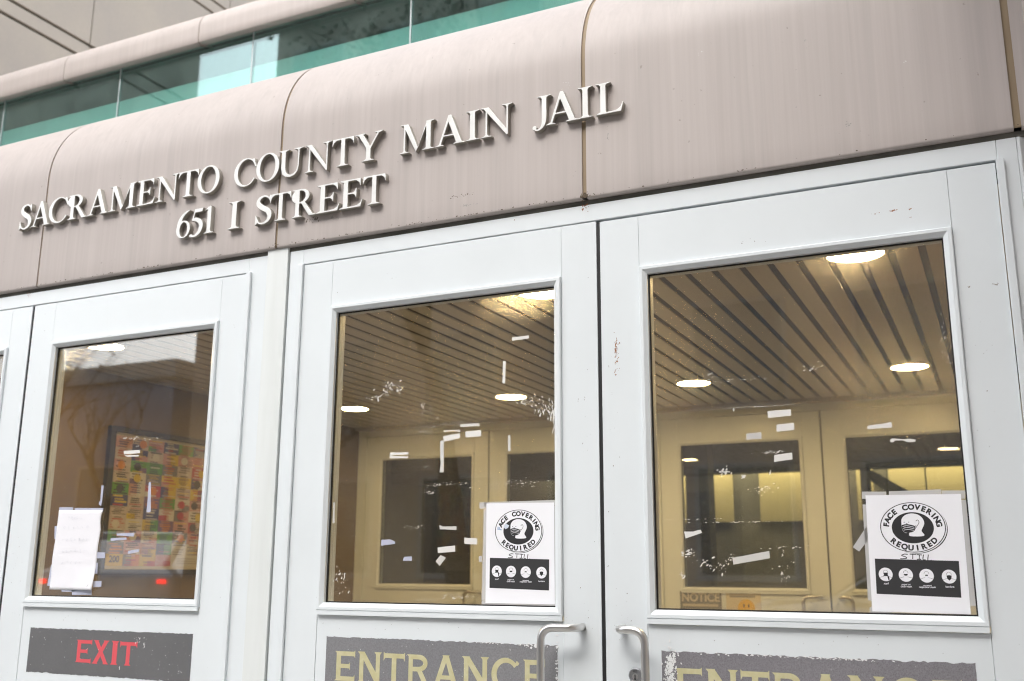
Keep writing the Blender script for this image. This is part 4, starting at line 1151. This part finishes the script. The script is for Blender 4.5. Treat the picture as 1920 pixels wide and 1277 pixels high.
# ================================================================== TAPE SCRAPS LEFT ON THE GLASS
SCR = [
 (TAPE_W, [(1.6685, .6908), (1.7165, .6913), (1.7168, .6835), (1.669, .6816)], "flat white tape scrap highest on the middle door glass"),
 (TAPE_W, [(1.6429, .6306), (1.6513, .6296), (1.6499, .5715), (1.6419, .5721)], "long upright white tape scrap above the ceiling light in the middle door"),
 (TAPE, [(1.5207, .4737), (1.5771, .4727), (1.5772, .465), (1.5209, .4663)], "thin flat tape scrap topmost in the cluster on the middle door"),
 (TAPE, [(1.4715, .4603), (1.521, .459), (1.5211, .4521), (1.5003, .4569), (1.4721, .4548)], "torn sliver of tape just above the tilted scrap on the middle door"),
 (TAPE_W, [(1.4703, .4443), (1.5196, .4499), (1.5214, .4371), (1.4737, .4303)], "tilted white tape scrap touching the top of an upright strip, middle door"),
 (TAPE_W, [(1.536, .4536), (1.5819, .4548), (1.5827, .4385), (1.5373, .4381)], "wide level tape scrap right of the tilted scrap on the middle door"),
 (TAPE, [(1.4621, .4336), (1.4737, .4331), (1.4738, .3803), (1.4634, .3807)], "upright tape strip hanging below the tilted scrap on the middle door"),
 (TAPE, [(1.4655, .3800), (1.4738, .3798), (1.4745, .3506), (1.462, .351)], "short flared tape piece at the lower end of the upright strip"),
 (TAPE, [(1.6586, .4372), (1.6655, .4369), (1.6662, .3969), (1.6588, .3972)], "narrow upright tape scrap below the glare of the ceiling light, middle door"),
 (TAPE_W, [(1.309, .4093), (1.3664, .4077), (1.3666, .4016), (1.3159, .4015), (1.316, .3997), (1.3657, .3966), (1.3653, .3915), (1.3085, .3934)], "split double tape scrap at the left over the inner door glass"),
 (TAPE, [(1.4652, .2161), (1.4746, .2125), (1.5144, .2128), (1.5146, .2031), (1.466, .2055)], "frayed tape scrap alone in the middle of the middle door glass"),
 (TAPE_L, [(1.2905, .1805), (1.3175, .1816), (1.3333, .1756), (1.333, .1702), (1.2911, .1651)], "lilac tape scrap with a cut corner at the left on the middle door"),
 (TAPE_W, [(1.5382, .1841), (1.5751, .1816), (1.5744, .1665), (1.5384, .1689)], "square tape scrap beside the left edge of the middle door notice"),
 (TAPE_W, [(1.4609, .1597), (1.5118, .1647), (1.5121, .1495), (1.4623, .1462)], "wide white tape scrap above the diamond shaped one, middle door"),
 (TAPE, [(1.4561, .1256), (1.4701, .1409), (1.4855, .1343), (1.4682, .1139)], "diamond shaped tilted tape scrap low on the middle door"),
 (TAPE_L, [(1.3619, .1366), (1.3851, .1379), (1.3854, .1265), (1.3585, .1269)], "smallest lilac tape scrap, low on the middle door"),
 (TAPE, [(1.1324, .2814), (1.1382, .2812), (1.1399, .2273), (1.1331, .225)], "upright tape scrap on the left rim of the middle door glass"),
 (TAPE_W, [(2.3111, .4581), (2.3626, .459), (2.3627, .4445), (2.3111, .4426)], "white tape scrap topmost on the right door glass"),
 (TAPE_W, [(2.3292, .4261), (2.3682, .4284), (2.3681, .4123), (2.3292, .4103)], "white tape scrap directly under the topmost one, right door"),
 (TAPE_C, [(2.2614, .4097), (2.2947, .4109), (2.2948, .3963), (2.2599, .3956)], "see-through tape scrap over the inner door rail, right door"),
 (TAPE_W, [(2.3212, .3587), (2.3605, .3622), (2.3605, .3472), (2.3199, .3427)], "white tape scrap against the dark inner glass, right door"),
 (TAPE_W, [(2.1082, .1925), (2.1297, .1922), (2.1469, .1961), (2.1497, .1891), (2.1111, .1767)], "notched white tape scrap at the lower left of the right door glass"),
 (TAPE, [(2.217, .1335), (2.299, .1481), (2.2998, .1327), (2.2184, .1187)], "longest slanting tape scrap, low on the right door glass"),
 (TAPE_W, [(2.5231, .4126), (2.5726, .4183), (2.5738, .4063), (2.5234, .4054)], "tapered white tape scrap at the upper right of the right door glass"),
 (TAPE_W, [(2.5674, .3804), (2.5716, .383), (2.5896, .3803), (2.6056, .3806), (2.6183, .3778), (2.617, .3736), (2.603, .3733), (2.5914, .3781), (2.5773, .3782), (2.573, .3747), (2.5674, .375)], "ragged bone shaped tape remnant above the right door notice"),
 (TAPE_W, [(.3412, .4577), (.4083, .4575), (.4095, .4477), (.3437, .447)], "white tape scrap topmost over the poster, left door"),
 (TAPE_W, [(.3448, .4437), (.4064, .4419), (.4069, .4382), (.3623, .4383)], "thin tape sliver just under the topmost scrap, left door"),
 (TAPE_L, [(.4563, .3581), (.4648, .3579), (.4736, .2682), (.4568, .2686)], "long upright flared tape strip over the poster, left door"),
 (TAPE_L, [(.344, .2069), (.4161, .2079), (.4131, .1973), (.3447, .2011)], "lilac tape scrap, upper of a stacked pair over the poster"),
 (TAPE_L, [(.3202, .1937), (.3842, .1949), (.3862, .1887), (.3226, .1847)], "lilac tape scrap, lower of a stacked pair over the poster"),
 (TAPE_L, [(.3951, .155), (.4403, .1605), (.4402, .1517), (.3961, .1466)], "slanting lilac tape scrap lowest over the poster, left door"),
 (TAPE_L, [(.2613, .3542), (.2709, .3539), (.2703, .3088), (.2675, .2915), (.2581, .2953), (.2569, .3046), (.2625, .3053)], "upright frayed tape scrap between the blank paper and the poster"),
]
for m, lp, lab in SCR:
    lp = [(p[0], p[1]) for p in lp]
    # torn ends: a little jitter along the outline
    o_ = []
    for k, p in enumerate(lp):
        q = lp[(k + 1) % len(lp)]
        o_ += [p, (p[0] * .66 + q[0] * .34 + rr.uniform(-.0004, .0004), p[1] * .66 + q[1] * .34 + rr.uniform(-.0004, .0004)), (p[0] * .33 + q[0] * .67 + rr.uniform(-.0004, .0004), p[1] * .33 + q[1] * .67 + rr.uniform(-.0004, .0004))]
    c = lp[-1]
    mb = MB().prism([(p[0] - c[0], p[1] - c[1]) for p in o_], 'y', 0, .00022)
    o = mb.build("tape_scrap", m)
    o.location = (c[0], .01245, c[1])
    tag(o, lab, "tape scrap", "tape scraps left on the door glass")

# scratches and glue on the panes, marks on the door paint
def pane_marks(pane, specs, seed):
    ox = pane.parent.location.x
    flakes(specs, .01255, SCUFF, "scratch_mark", pane, seed, .0002, (ox, 0), 0.68)
pane_marks(p_mid, [(1.262, .560, .018, .006, 40, .0006, .0030, 1.6, 55), (1.300, .588, .020, .010, 60, .0006, .0034, 1.7, 45), (1.335, .580, .012, .010, 26, .0006, .0028, 1.5, 60),
    (1.410, .520, .004, .008, 10, .0008, .0030, 2.2, 80), (1.430, .515, .002, .008, 8, .0008, .0035, 2.4, 80), (1.453, .495, .004, .004, 8, .0006, .0024, 2, 110),
    (1.715, .520, .018, .006, 60, .0006, .0030, 1.8, 150), (1.755, .495, .018, .010, 46, .0006, .0036, 2.4, 95), (1.785, .478, .008, .020, 60, .0006, .0034, 3.0, 92), (1.69, .545, .03, .012, 40, .0004, .0016, 1.5, 20),
    (1.47, .475, .04, .003, 70, .0004, .0016, 2.2, 25), (1.41, .463, .012, .004, 16, .0006, .0022, 1.6, 20), (1.425, .365, .006, .004, 14, .0005, .0018, 1.5, 10),
    (1.47, .318, .030, .004, 24, .0005, .0024, 2.6, 5), (1.43, .303, .012, .003, 16, .0006, .0028, 2.0, 5), (1.63, .318, .06, .004, 50, .0004, .0022, 2.6, 10), (1.70, .31, .05, .006, 30, .0004, .0018, 2.0, 30), (1.395, .21, .02, .006, 30, .0004, .0016, 2.0, 40),
    (1.205, .18, .006, .03, 14, .0004, .0018, 2.2, 80), (1.165, .085, .012, .015, 26, .0005, .0030, 2.0, 70), (1.175, .05, .02, .012, 16, .0004, .0026, 1.4, 60), (1.52, .040, .02, .003, 40, .0005, .0024, 2.6, 20), (1.45, .03, .03, .003, 14, .0004, .0016, 2, 20),
    (1.45, .45, .18, .2, 90, .0003, .0010, 1.4, 40)], 4)
pane_marks(p_right, [(2.115, .145, .007, .005, 34, .0006, .0034, 1.8, 20), (2.155, .122, .010, .006, 24, .0005, .0032, 2.0, 30), (2.195, .115, .010, .008, 22, .0005, .0030, 2.2, 50), (2.215, .133, .006, .004, 20, .0006, .0024, 1.6, 40),
    (2.205, .325, .008, .006, 40, .0005, .0028, 1.8, 30), (2.25, .312, .004, .002, 8, .0006, .0030, 2.4, 10), (2.31, .320, .001, .004, 5, .0008, .0030, 1.6, 80), (2.29, .282, .018, .004, 50, .0005, .0020, 2.0, 10), (2.325, .365, .022, .002, 30, .0004, .0020, 3.0, 10),
    (2.30, .470, .05, .0012, 60, .0003, .0014, 3.2, 2), (2.235, .468, .001, .002, 4, .001, .002, 2, 80), (2.42, .55, .01, .004, 24, .0005, .0024, 1.6, 10), (2.185, .548, .012, .008, 50, .0004, .0016, 1.6, 10), (2.24, .535, .03, .002, 40, .0003, .0014, 2.4, 2), (2.30, .533, .02, .003, 24, .0003, .0014, 2.0, 2),
    (2.24, .212, .05, .0006, 50, .0003, .0014, 3.5, -4), (2.13, .220, .04, .0006, 30, .0003, .0014, 3.5, 4), (2.34, .155, .03, .002, 18, .0004, .0020, 2.2, 4), (2.325, .145, .003, .004, 6, .0006, .0026, 2, 70), (2.33, .118, .012, .006, 12, .0005, .0028, 1.8, 10), (2.33, .090, .006, .010, 16, .0004, .0026, 2.4, 100),
    (2.10, .095, .005, .004, 14, .0005, .0026, 2, 30), (2.69, .60, .004, .03, 24, .0004, .0022, 2.6, 85), (2.697, .52, .003, .03, 20, .0004, .0018, 2.4, 85), (2.37, .45, .2, .2, 120, .0003, .0010, 1.4, 40)], 6)
pane_marks(p_exit, [(.36, .495, .02, .002, 16, .0006, .0030, 2.4, 0), (.44, .49, .03, .003, 14, .0005, .0024, 2.0, 0), (.40, .47, .004, .004, 8, .0008, .0024, 1.2, 20), (.52, .62, .006, .008, 8, .0006, .0018, 1.4, 60), (.36, .40, .2, .2, 60, .0003, .0012, 1.4, 40)], 9)
def door_marks(door, specs, m, seed):
    flakes(specs, -.00005, m, "paint_mark", door, seed, .0002, (door.location.x, 0))
door_marks(d_right, [(1.957, .620, .003, .020, 60, .0004, .0018, 1.6, 75), (1.955, .64, .0015, .01, 20, .0006, .0022, 2.2, 80), (1.953, .575, .001, .006, 10, .0004, .0014, 2, 80), (2.612, .887, .004, .0008, 12, .0006, .0020, 1.6, 0), (2.575, .887, .010, .0008, 6, .0004, .0014, 1.4, 0), (2.650, .886, .003, .001, 8, .0006, .0018, 1.4, 0), (2.650, .866, .003, .001, 5, .0004, .0010, 1.2, 0)], RUST, 12)
door_marks(d_right, [(2.750, .695, .002, .001, 5, .0006, .0014, 1.6, 30), (2.802, .696, .003, .001, 7, .0008, .0018, 1.6, 20), (2.75, .60, .02, .06, 6, .0006, .0012, 1.3, 30), (2.30, .86, .02, .004, 6, .0006, .0014, 1.8, 0), (1.937, .585, .001, .004, 3, .0005, .0010, 2, 80), (2.765, .47, .001, .001, 3, .0008, .0014, 1.2, 0)], GREYM, 13)
door_marks(d_mid, [(1.856, .512, .0006, .003, 4, .0004, .0010, 3, 110), (1.873, .512, .0006, .003, 3, .0004, .0010, 3, 100), (1.30, .90, .01, .01, 4, .0005, .0012, 1.4, 10), (1.105, .30, .002, .2, 8, .0005, .0010, 1.4, 60), (1.104, .03, .002, .02, 8, .0006, .0016, 1.8, 80)], GREYM, 14)
door_marks(d_exit, [(-.07, .62, .01, .15, 6, .0005, .0012, 1.4, 60), (-.06, .10, .02, .1, 8, .0005, .0012, 1.6, 60)], GREYM, 15)
# marks on the header
hm = [(2.534, 1.104, .003, .003, 10, .0005, .0020, 1.6, 30), (1.545, 1.062, .012, .0015, 26, .0004, .0014, 2.0, 10), (1.10, 1.092, .012, .004, 20, .0006, .0022, 1.6, 40), (1.95, 1.225, .001, .03, 14, .0006, .0018, 1.8, 80), (2.45, 1.33, .001, .01, 4, .0006, .0012, 2, 85), (2.42, 1.17, .001, .004, 3, .0006, .0012, 2, 85)]
flakes(hm, YF - .0004, GREYM, "header_mark", bld, 16, .0004)
flakes([(1.835, 1.345, .006, .012, 8, .0006, .0016, 1.2, 40), (2.20, 1.36, .004, .003, 5, .0006, .0020, 1.4, 60), (2.665, 1.23, .002, .002, 3, .0008, .0018, 1.6, 120)], YF - .0004, SCUFF, "header_mark", bld, 17, .0004)

DIRT = mat("brown_dirt", (0.10, 0.075, 0.05), 0.9)
flakes([(.9, 1.0345, 1.0, .0012, 150, .0006, .0020, 2.2, 0), (1.884, 1.034, .006, .004, 40, .0008, .0030, 1.4, 60), (.906, 1.034, .004, .003, 20, .0006, .0022, 1.4, 60), (1.53, 1.092, .02, .002, 24, .0005, .0018, 1.4, 30), (1.035, 1.098, .012, .005, 30, .0006, .0022, 1.6, 60), (1.16, 1.168, .004, .012, 24, .0006, .0018, 2.2, 85)], YF - .0004, DIRT, "dirt_mark", bld, 31, .0004)
flakes([(1.881, 1.012, .006, .007, 26, .0006, .0028, 1.6, 70), (-.15, 1.012, .004, .006, 10, .0006, .002, 1.6, 70), (1.68, 1.005, .001, .001, 3, .0006, .0016, 1.2, 0)], -.0003, RUST, "rust_mark", bld, 32, .0002)
# hand grime round the pulls and along the meeting stiles
GRIME = mat("hand_grime", (0.50, 0.50, 0.47), 0.6)
GRIME.node_tree.nodes['Principled BSDF'].inputs['Alpha'].default_value = 0.55
for d_, sp in ((d_mid, [(1.86, -.02, .02, .03, 13, .0004, .0016, 1.5, 40), (1.12, .35, .01, .25, 13, .0004, .0012, 1.5, 80), (1.45, -.04, .2, .01, 13, .0004, .0012, 1.5, 10), (1.88, .4, .012, .25, 13, .0004, .0014, 1.8, 80)]),
               (d_right, [(1.965, -.03, .02, .04, 16, .0004, .0016, 1.5, 40), (2.75, .2, .02, .25, 16, .0004, .0012, 1.5, 80), (2.4, -.045, .2, .01, 13, .0004, .0012, 1.5, 10), (1.95, .45, .012, .25, 13, .0004, .0014, 1.8, 80)]),
               (d_exit, [(-.06, .25, .02, .3, 20, .0004, .0014, 1.5, 80), (.3, -.045, .2, .01, 13, .0004, .0012, 1.5, 10), (.75, .3, .02, .3, 16, .0004, .0012, 1.5, 80)])):
    flakes(sp, -.00004, GRIME, "grime_mark", d_, 40, .0002, (d_.location.x, 0))

# ================================================================== POSTER BOARD ON THE LEFT WALL
pb = thing("poster_board", "black framed board crowded with bright advert cards on the vestibule side wall", "poster board", (XL, 1.262, 0.075))
PW, PH = 1.16, 0.705
f_ = MB()
for (y0, y1, z0, z1) in ((0, PW, 0, .026), (0, PW, PH - .026, PH), (0, .034, .026, PH - .026), (PW - .034, PW, .026, PH - .026)):
    f_.box(0.001, 0.028, y0, y1, z0, z1)
f_.build("frame", mat("black_frame", (0.015, 0.015, 0.016), 0.35), pb, bevel=.002)
MB().box(.001, .010, .034, PW - .034, .026, PH - .026).build("backing_sheet", mat("cream_sheet", (0.62, 0.56, 0.45), 0.6), pb)
PAL = [mat("card_%s" % n, tuple(q * .8 + .02 for q in c), 0.55) for n, c in (("yellow", (.75, .55, .05)), ("pale", (.62, .52, .46)), ("orange", (.75, .28, .05)), ("red", (.50, .05, .07)), ("green", (.12, .38, .06)), ("navy", (.05, .06, .20)), ("grey", (.20, .19, .20)), ("pink", (.62, .33, .30)), ("black", (.03, .03, .03)), ("purple", (.20, .12, .26)), ("white", (.72, .68, .62)))]
pr = random.Random(42)
ncol, nrow = 10, 11
cw, chh = (PW - .034 * 2 - .03) / ncol, (PH - .052 - .03) / nrow
for rI in range(nrow):
    for cI in range(ncol):
        y0 = .034 + .015 + cI * cw; z0 = .026 + .015 + rI * chh
        if rI == 0 and cI >= 4:
            if cI in (4, 7):
                nw = 3
                mb = MB().box(.010, .0112, y0, y0 + cw * nw - .002, z0, z0 + chh - .002, 10)
                for k in range(3): mb.box(.0112, .0115, y0 + cw * .4, y0 + cw * (nw - .4), z0 + chh * (.25 + .2 * k), z0 + chh * (.29 + .2 * k), 6)
                mb.build("advert_card", PAL, pb)
            continue
        base = pr.choice([0, 0, 1, 1, 1, 7, 7, 7, 2, 3, 4, 4, 5, 6, 6, 8, 9, 10, 10])
        if (rI, cI) == (0, 0): base = 0
        ink = pr.choice([8, 3, 5, 8]) if base in (0, 1, 4, 7, 10, 2) else pr.choice([0, 10, 2])
        mb = MB().box(.010, .0112, y0, y0 + cw - .0006, z0, z0 + chh - .0006, base)
        if (rI, cI) == (0, 0):
            mb.build("advert_card", PAL, pb)
            me = text_mesh("200", .042, .0012, .0004)
            me.transform(Matrix.Translation((.0117, y0 + cw * .5, z0 + .018)) @ Matrix.Rotation(math.pi / 2, 4, 'Z') @ RX)
            mesh_obj("card_number", me, PAL[8], pb)
            continue
        nb = pr.randint(4, 7)
        for k in range(nb):
            a = pr.uniform(.06, .3); b = pr.uniform(.6, .94); h0 = (k + .2) / nb; h1 = h0 + pr.uniform(.25, .6) / nb
            mb.box(.0112, .0115, y0 + cw * a, y0 + cw * b, z0 + chh * h0, z0 + chh * h1, ink if pr.random() < .75 else pr.choice([0, 10, 3]))
        if pr.random() < .55:      # a second band of another colour across part of the card
            q = pr.random() < .5
            mb.box(.0112, .01135, y0 + (0 if q else cw * .5), y0 + (cw * .5 if q else cw - .0006), z0, z0 + chh * pr.choice([.45, .98]), pr.choice([0, 1, 3, 4, 5, 6, 7, 9, 10]))
        if pr.random() < .3:
            c = (y0 + cw * pr.uniform(.3, .7), z0 + chh * .5); r_ = chh * .36
            mb.prism([(c[0] + r_ * 1.2 * math.cos(t * .524), c[1] + r_ * math.sin(t * .524)) for t in range(12)], 'x', .0115, .0118, pr.choice([2, 0, 3, 8, 10]))
        mb.build("advert_card", PAL, pb)

# ================================================================== SHEETS ON THE INNER DOORS
ns = thing("notice_sign", "grey sign headed NOTICE low on the inner door, cut by the right door sill", "sign", (1.095, YB - .0012, -.19))
MB().box(0, .235, 0, .001, 0, .185).build("sign_plate", mat("grey_sign_print", (.20, .20, .20), .6), ns)
me = text_mesh("NOTICE", .062, .0016, .0004); me.transform(Matrix.Translation((.117, -.0004, .133)) @ RX @ Matrix.Diagonal((.95, 1, 1, 1)))
mesh_obj("lettering", me, mat("tan_print", (.62, .55, .42), .6), ns)
mb = MB()
for k in range(4): mb.box(.015 + .01 * (k % 2), .215 - .03 * (k % 3), -.0004, 0, .105 - k * .028, .118 - k * .028)
mb.build("small_print", mat("tan_print_small", (.55, .49, .38), .6), ns)
sm = thing("round_face_flyer", "tan flyer with a yellow disc beside the grey NOTICE sign on the inner door", "flyer", (1.355, YB - .0012, -.22))
MB().box(0, .190, 0, .001, 0, .235).build("paper_sheet", mat("tan_flyer", (.72, .64, .48), .6), sm)
MB().prism([(.110 + .047 * math.cos(t * .2618), .130 + .047 * math.sin(t * .2618)) for t in range(24)], 'y', -.0004, 0).build("yellow_disc", mat("yellow_print", (.85, .52, .03), .5), sm)
mb = MB()
for x in (.097, .123): mb.prism([(x + .004 * math.cos(t * .524), .143 + .010 * math.sin(t * .524)) for t in range(12)], 'y', -.0008, -.0004)
mb.build("disc_marks", INK, sm)
mb = MB().box(.02, .12, -.0004, 0, .205, .215).box(.02, .16, -.0004, 0, .186, .196)
mb.build("small_print", mat("grey_print", (.30, .28, .25), .6), sm)
mf = thing("small_flyer", "pale sheet on the inner door behind the middle door notice", "flyer", (-.055, YB - .0012, -.22))
MB().box(0, .22, 0, .001, 0, .235).build("paper_sheet", mat("cream_flyer", (.74, .68, .54), .6), mf)
mb = MB().box(0.0, .22, -.0004, 0, .222, .235)
mb.build("header_bar", GREYM, mf)
MB().prism([(.150 + .03 * math.cos(t * .2618), .085 + .03 * math.sin(t * .2618)) for t in range(24)], 'y', -.0004, 0).build("red_disc", mat("red_print", (.75, .08, .05), .5), mf)

# ================================================================== LOBBY BEHIND THE INNER DOORS
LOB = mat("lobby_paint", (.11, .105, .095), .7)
PANELY = mat("yellow_wall_panel", (.50, .44, .27), .5)
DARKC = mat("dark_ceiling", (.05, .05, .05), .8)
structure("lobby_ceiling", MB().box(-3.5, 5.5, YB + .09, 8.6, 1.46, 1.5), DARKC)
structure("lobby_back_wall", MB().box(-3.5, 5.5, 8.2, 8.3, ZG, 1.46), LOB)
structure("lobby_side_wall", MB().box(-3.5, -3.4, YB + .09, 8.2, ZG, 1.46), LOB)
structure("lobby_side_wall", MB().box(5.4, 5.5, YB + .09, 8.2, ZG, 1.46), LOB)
structure("lobby_soffit", MB().box(-3.4, 5.4, 7.45, 7.6, 1.03, 1.46), DARKC)
wp = thing("lit_wall_panels", "yellow lit wall panels glowing in the lobby behind the right inner door", "wall panels", (0, 8.2, 0))
for a, b in ((-.6, .28), (.55, 1.05), (1.50, 1.66), (1.80, 2.13), (2.14, 2.48)):
    MB().box(a + .003, b - .003, -.02, -.001, 0.60, 1.40).build("panel", PANELY, wp, bevel=.002)
cl = bpy.data.lights.new("cove_lamp", 'AREA'); cl.shape = 'RECTANGLE'; cl.size = 5.5; cl.size_y = .12; cl.energy = 48; cl.color = (1.0, .80, .42)
clo = bpy.data.objects.new("cove_lamp", cl); COL.objects.link(clo); clo.location = (1.0, 8.04, 1.42)
col = thing("lobby_column", "dark square column in the lobby behind the left inner door glass", "column", (.42, 6.4, ZG))
MB().box(-.10, .10, -.10, .10, 0, 2.62).build("shaft", mat("dark_column", (.06, .06, .06), .5), col, bevel=.004)
MB().box(-.13, .13, -.13, .13, 0, .10).build("base", mat("dark_column_base", (.05, .05, .05), .5), col, bevel=.004)
bm2 = thing("stair_rail", "dark slanting rail in front of the lit panels in the lobby", "rail", (1.70, 7.2, .55))
MB().box(-.04, .04, -.04, .04, -1.7, .48).build("post", DARKC, bm2)
MB().prism([(.0, .47), (.0, .38), (.42, .02), (.42, .20)], 'y', -.03, .03).build("slanting_rail", DARKC, bm2)
MB().box(.40, .44, -.03, .03, -1.7, .15).build("end_post", DARKC, bm2)
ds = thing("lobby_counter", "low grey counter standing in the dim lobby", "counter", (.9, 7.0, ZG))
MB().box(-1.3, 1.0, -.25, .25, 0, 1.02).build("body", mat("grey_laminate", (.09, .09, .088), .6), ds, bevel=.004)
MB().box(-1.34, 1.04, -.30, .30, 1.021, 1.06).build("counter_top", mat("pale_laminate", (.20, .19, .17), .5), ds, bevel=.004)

# ================================================================== ACROSS THE STREET (seen in the reflections)
def b_brick(nt, b):
    n = N(nt); d = n.noise(n.pos(), .5, 4); f = n.noise(n.pos((6, 6, 18)), 1.0, 4)
    c = n.mix(f, (.34, .27, .22), (.44, .35, .28))
    n.link(n.mix(n.ramp(d, [(.4, 0.0), (.7, .4)]), c, (.25, .22, .19)), b.inputs['Base Color'])
BRICK = mat("tan_brick", (.3, .22, .16), .85, build=b_brick)
STUCCO = mat("grey_stucco", (.33, .32, .31), .85)
DARKST = mat("dark_grey_stucco", (.21, .23, .29), .85)
WIN = mat("window_glass", (.03, .04, .05), .08, spec=.8)
def street_building(label, x0, x1, y0, y1, h, m, nwx, nfl, z0w=1.2):
    r = thing("street_building", label, "building", ((x0 + x1) / 2, y1, ZG))
    hw = (x1 - x0) / 2
    MB().box(-hw, hw, y0 - y1, 0, 0, h).build("wall", m, r)
    MB().box(-hw - .25, hw + .25, y0 - y1 - .25, .25, h + .002, h + .6).build("roof", STUCCO, r, bevel=.05)
    pw = 2 * hw / nwx; fh = (h - z0w - .8) / nfl
    for i in range(nwx):
        for j in range(nfl):
            a = -hw + pw * (i + .22); b = -hw + pw * (i + .78); c = z0w + fh * j; d = c + fh * .62
            w_ = MB().box(a - .12, b + .12, .002, .10, c - .14, c - .005).box(a - .10, a - .003, .002, .08, c, d).box(b + .003, b + .10, .002, .08, c, d).box(a - .10, b + .10, .002, .08, d + .003, d + .10).build("window", STUCCO, r)
            MB().box(a, b, .004, .03, c, d).build("pane", WIN, w_)
street_building("tall tan brick block across the street", -18.8, 14.0, -34, -20.5, 21.0, BRICK, 9, 5)
street_building("low grey building far down the street", -60, -21, -36, -22.0, 7.3, DARKST, 8, 1)
street_building("grey office block across the street to the right", 16, 44, -36, -21.0, 16.0, STUCCO, 8, 4)
BARK = mat("tree_bark", (.10, .075, .055), .9)
LEAF = mat("dull_green_leaf", (.085, .09, .04), .7)
def bare_tree(label, x, y, h, leaves, seed):
    r_ = random.Random(seed)
    root = thing("street_tree", label, "tree", (x, y, ZG))
    tr = MB(); tips = []
    def grow(p, d, L, rad, lv):
        pts = [p]; q = p.copy(); dd = d.copy()
        for k in range(4):
            dd = (dd + Vector((r_.gauss(0, .12), r_.gauss(0, .12), r_.gauss(.03, .06)))).normalized(); q = q + dd * (L / 4); pts.append(q.copy())
        tr.tube(pts, [rad * (1 - .14 * k) for k in range(5)], 5 if lv else 8)
        tips.append(q.copy())
        if lv < 4:
            for _ in range(3):
                nd = (dd + Vector((r_.gauss(0, .55), r_.gauss(0, .55), r_.gauss(.12, .3)))).normalized()
                grow(pts[r_.choice((2, 3, 4))] if lv else q, nd, L * r_.uniform(.6, .78), rad * .52, lv + 1)
    grow(Vector((0, 0, 0)), Vector((0, 0, 1)), h * .34, h * .018, 0)
    tr.build("trunk", BARK, root, smooth=True)
    cr = MB()
    for p in tips:
        for _ in range(leaves):
            c = p + Vector((r_.gauss(0, .32), r_.gauss(0, .32), r_.gauss(0, .28))); s = r_.uniform(.06, .13)
            u = Vector((r_.gauss(0, 1), r_.gauss(0, 1), r_.gauss(0, 1))).normalized(); v_ = u.orthogonal().normalized()
            cr.face([c + u * s, c + v_ * s * .6, c - u * s, c - v_ * s * .6])
    if leaves: cr.build("crown", LEAF, root, fix=False)
bare_tree("bare winter street tree on the far pavement", -18.2, -17.6, 9.0, 0, 5)
bare_tree("bare winter street tree farther down the far pavement", -22.3, -18.4, 10.5, 1, 8)
bare_tree("leafy street tree in front of the brick block", -8.2, -18.2, 19.5, 9, 11)
bare_tree("leafy street tree beside the corner of the brick block", -14.2, -17.8, 9.0, 4, 14)

CARP = mat("silver_car_paint", (.42, .43, .45), .25, .6)
CARG = mat("dark_car_glass", (.02, .022, .025), .05, spec=.8)
TYRE = mat("tyre_rubber", (.02, .02, .02), .8)
TAIL = bpy.data.materials.new("tail_lamp"); TAIL.use_nodes = True
TAIL.node_tree.nodes['Principled BSDF'].inputs['Base Color'].default_value = (.5, .01, .01, 1)
TAIL.node_tree.nodes['Principled BSDF'].inputs['Emission Color'].default_value = (1, .02, .02, 1)
TAIL.node_tree.nodes['Principled BSDF'].inputs['Emission Strength'].default_value = 2.2
def parked_car(label, x, y, rot=0, sc=1.0):
    c = thing("parked_car", label, "car", (x, y, ZG - .16)); c.rotation_euler = (0, 0, rot); c.scale = (sc, sc, sc)
    side = [(-2.2, .38), (-2.28, .62), (-2.18, .92), (-1.95, 1.0), (-.95, 1.06), (-.25, 1.50), (.2, 1.56), (1.35, 1.55), (2.12, 1.12), (2.25, 1.04), (2.28, .60), (2.2, .38)]
    b = MB()
    secs = [(-.86, .93), (-.80, 1.0), (.80, 1.0), (.86, .93)]
    n = len(side); i0 = 0
    for yy, k in secs:
        b.v += [(p[0] * k, yy if p[1] < 1.05 else yy * .80, p[1]) for p in side]
    for s_ in range(len(secs) - 1):
        for k in range(n): b.f.append((s_ * n + k, s_ * n + (k + 1) % n, (s_ + 1) * n + (k + 1) % n, (s_ + 1) * n + k)); b.mi.append(0)
    b.f.append(tuple(range(n))); b.mi.append(0); b.f.append(tuple(range((len(secs) - 1) * n, len(secs) * n))[::-1]); b.mi.append(0)
    b.build("body", CARP, c, bevel=.04)
    for sy in (-1, 1):
        wl = [(-.80, 1.10), (-.22, 1.45), (.18, 1.50), (1.28, 1.49), (1.72, 1.12)]
        MB().prism(wl, 'y', sy * .70, sy * .815).build("side_window", CARG, c)
    MB().prism([(-1.00, 1.07), (-.27, 1.515), (-.22, 1.50), (-.93, 1.05)], 'y', -.60, .60).build("windscreen", CARG, c)
    MB().prism([(1.42, 1.53), (1.98, 1.13), (1.95, 1.09), (1.38, 1.50)], 'y', -.60, .60).build("rear_window", CARG, c)
    for sx in (-1.4, 1.4):
        for sy in (-.80, .80):
            w_ = MB().lathe([(.34, -.10), (.36, -.06), (.36, .06), (.34, .10)], (sx, sy, .36), 'y', 24).build("wheel", TYRE, c)
            MB().lathe([(.22, -.105), (.22, .105)], (sx, sy, .36), 'y', 20).build("rim", STEEL, w_)
    for sy in (-.68, .68):
        MB().box(2.20, 2.30, sy - .045, sy + .045, .935, .98).build("tail_lamp", TAIL, c)
        MB().box(-2.30, -2.20, sy - .14, sy + .14, .68, .84).build("headlight", mat("headlight_glass", (.7, .7, .7), .1), c)
parked_car("silver car stopped in the road with its red tail lamps lit", -10.9, -11.7, math.radians(62), 1.3)
parked_car("silver car parked at the kerb across the street", 1.2, -15.4, 0)
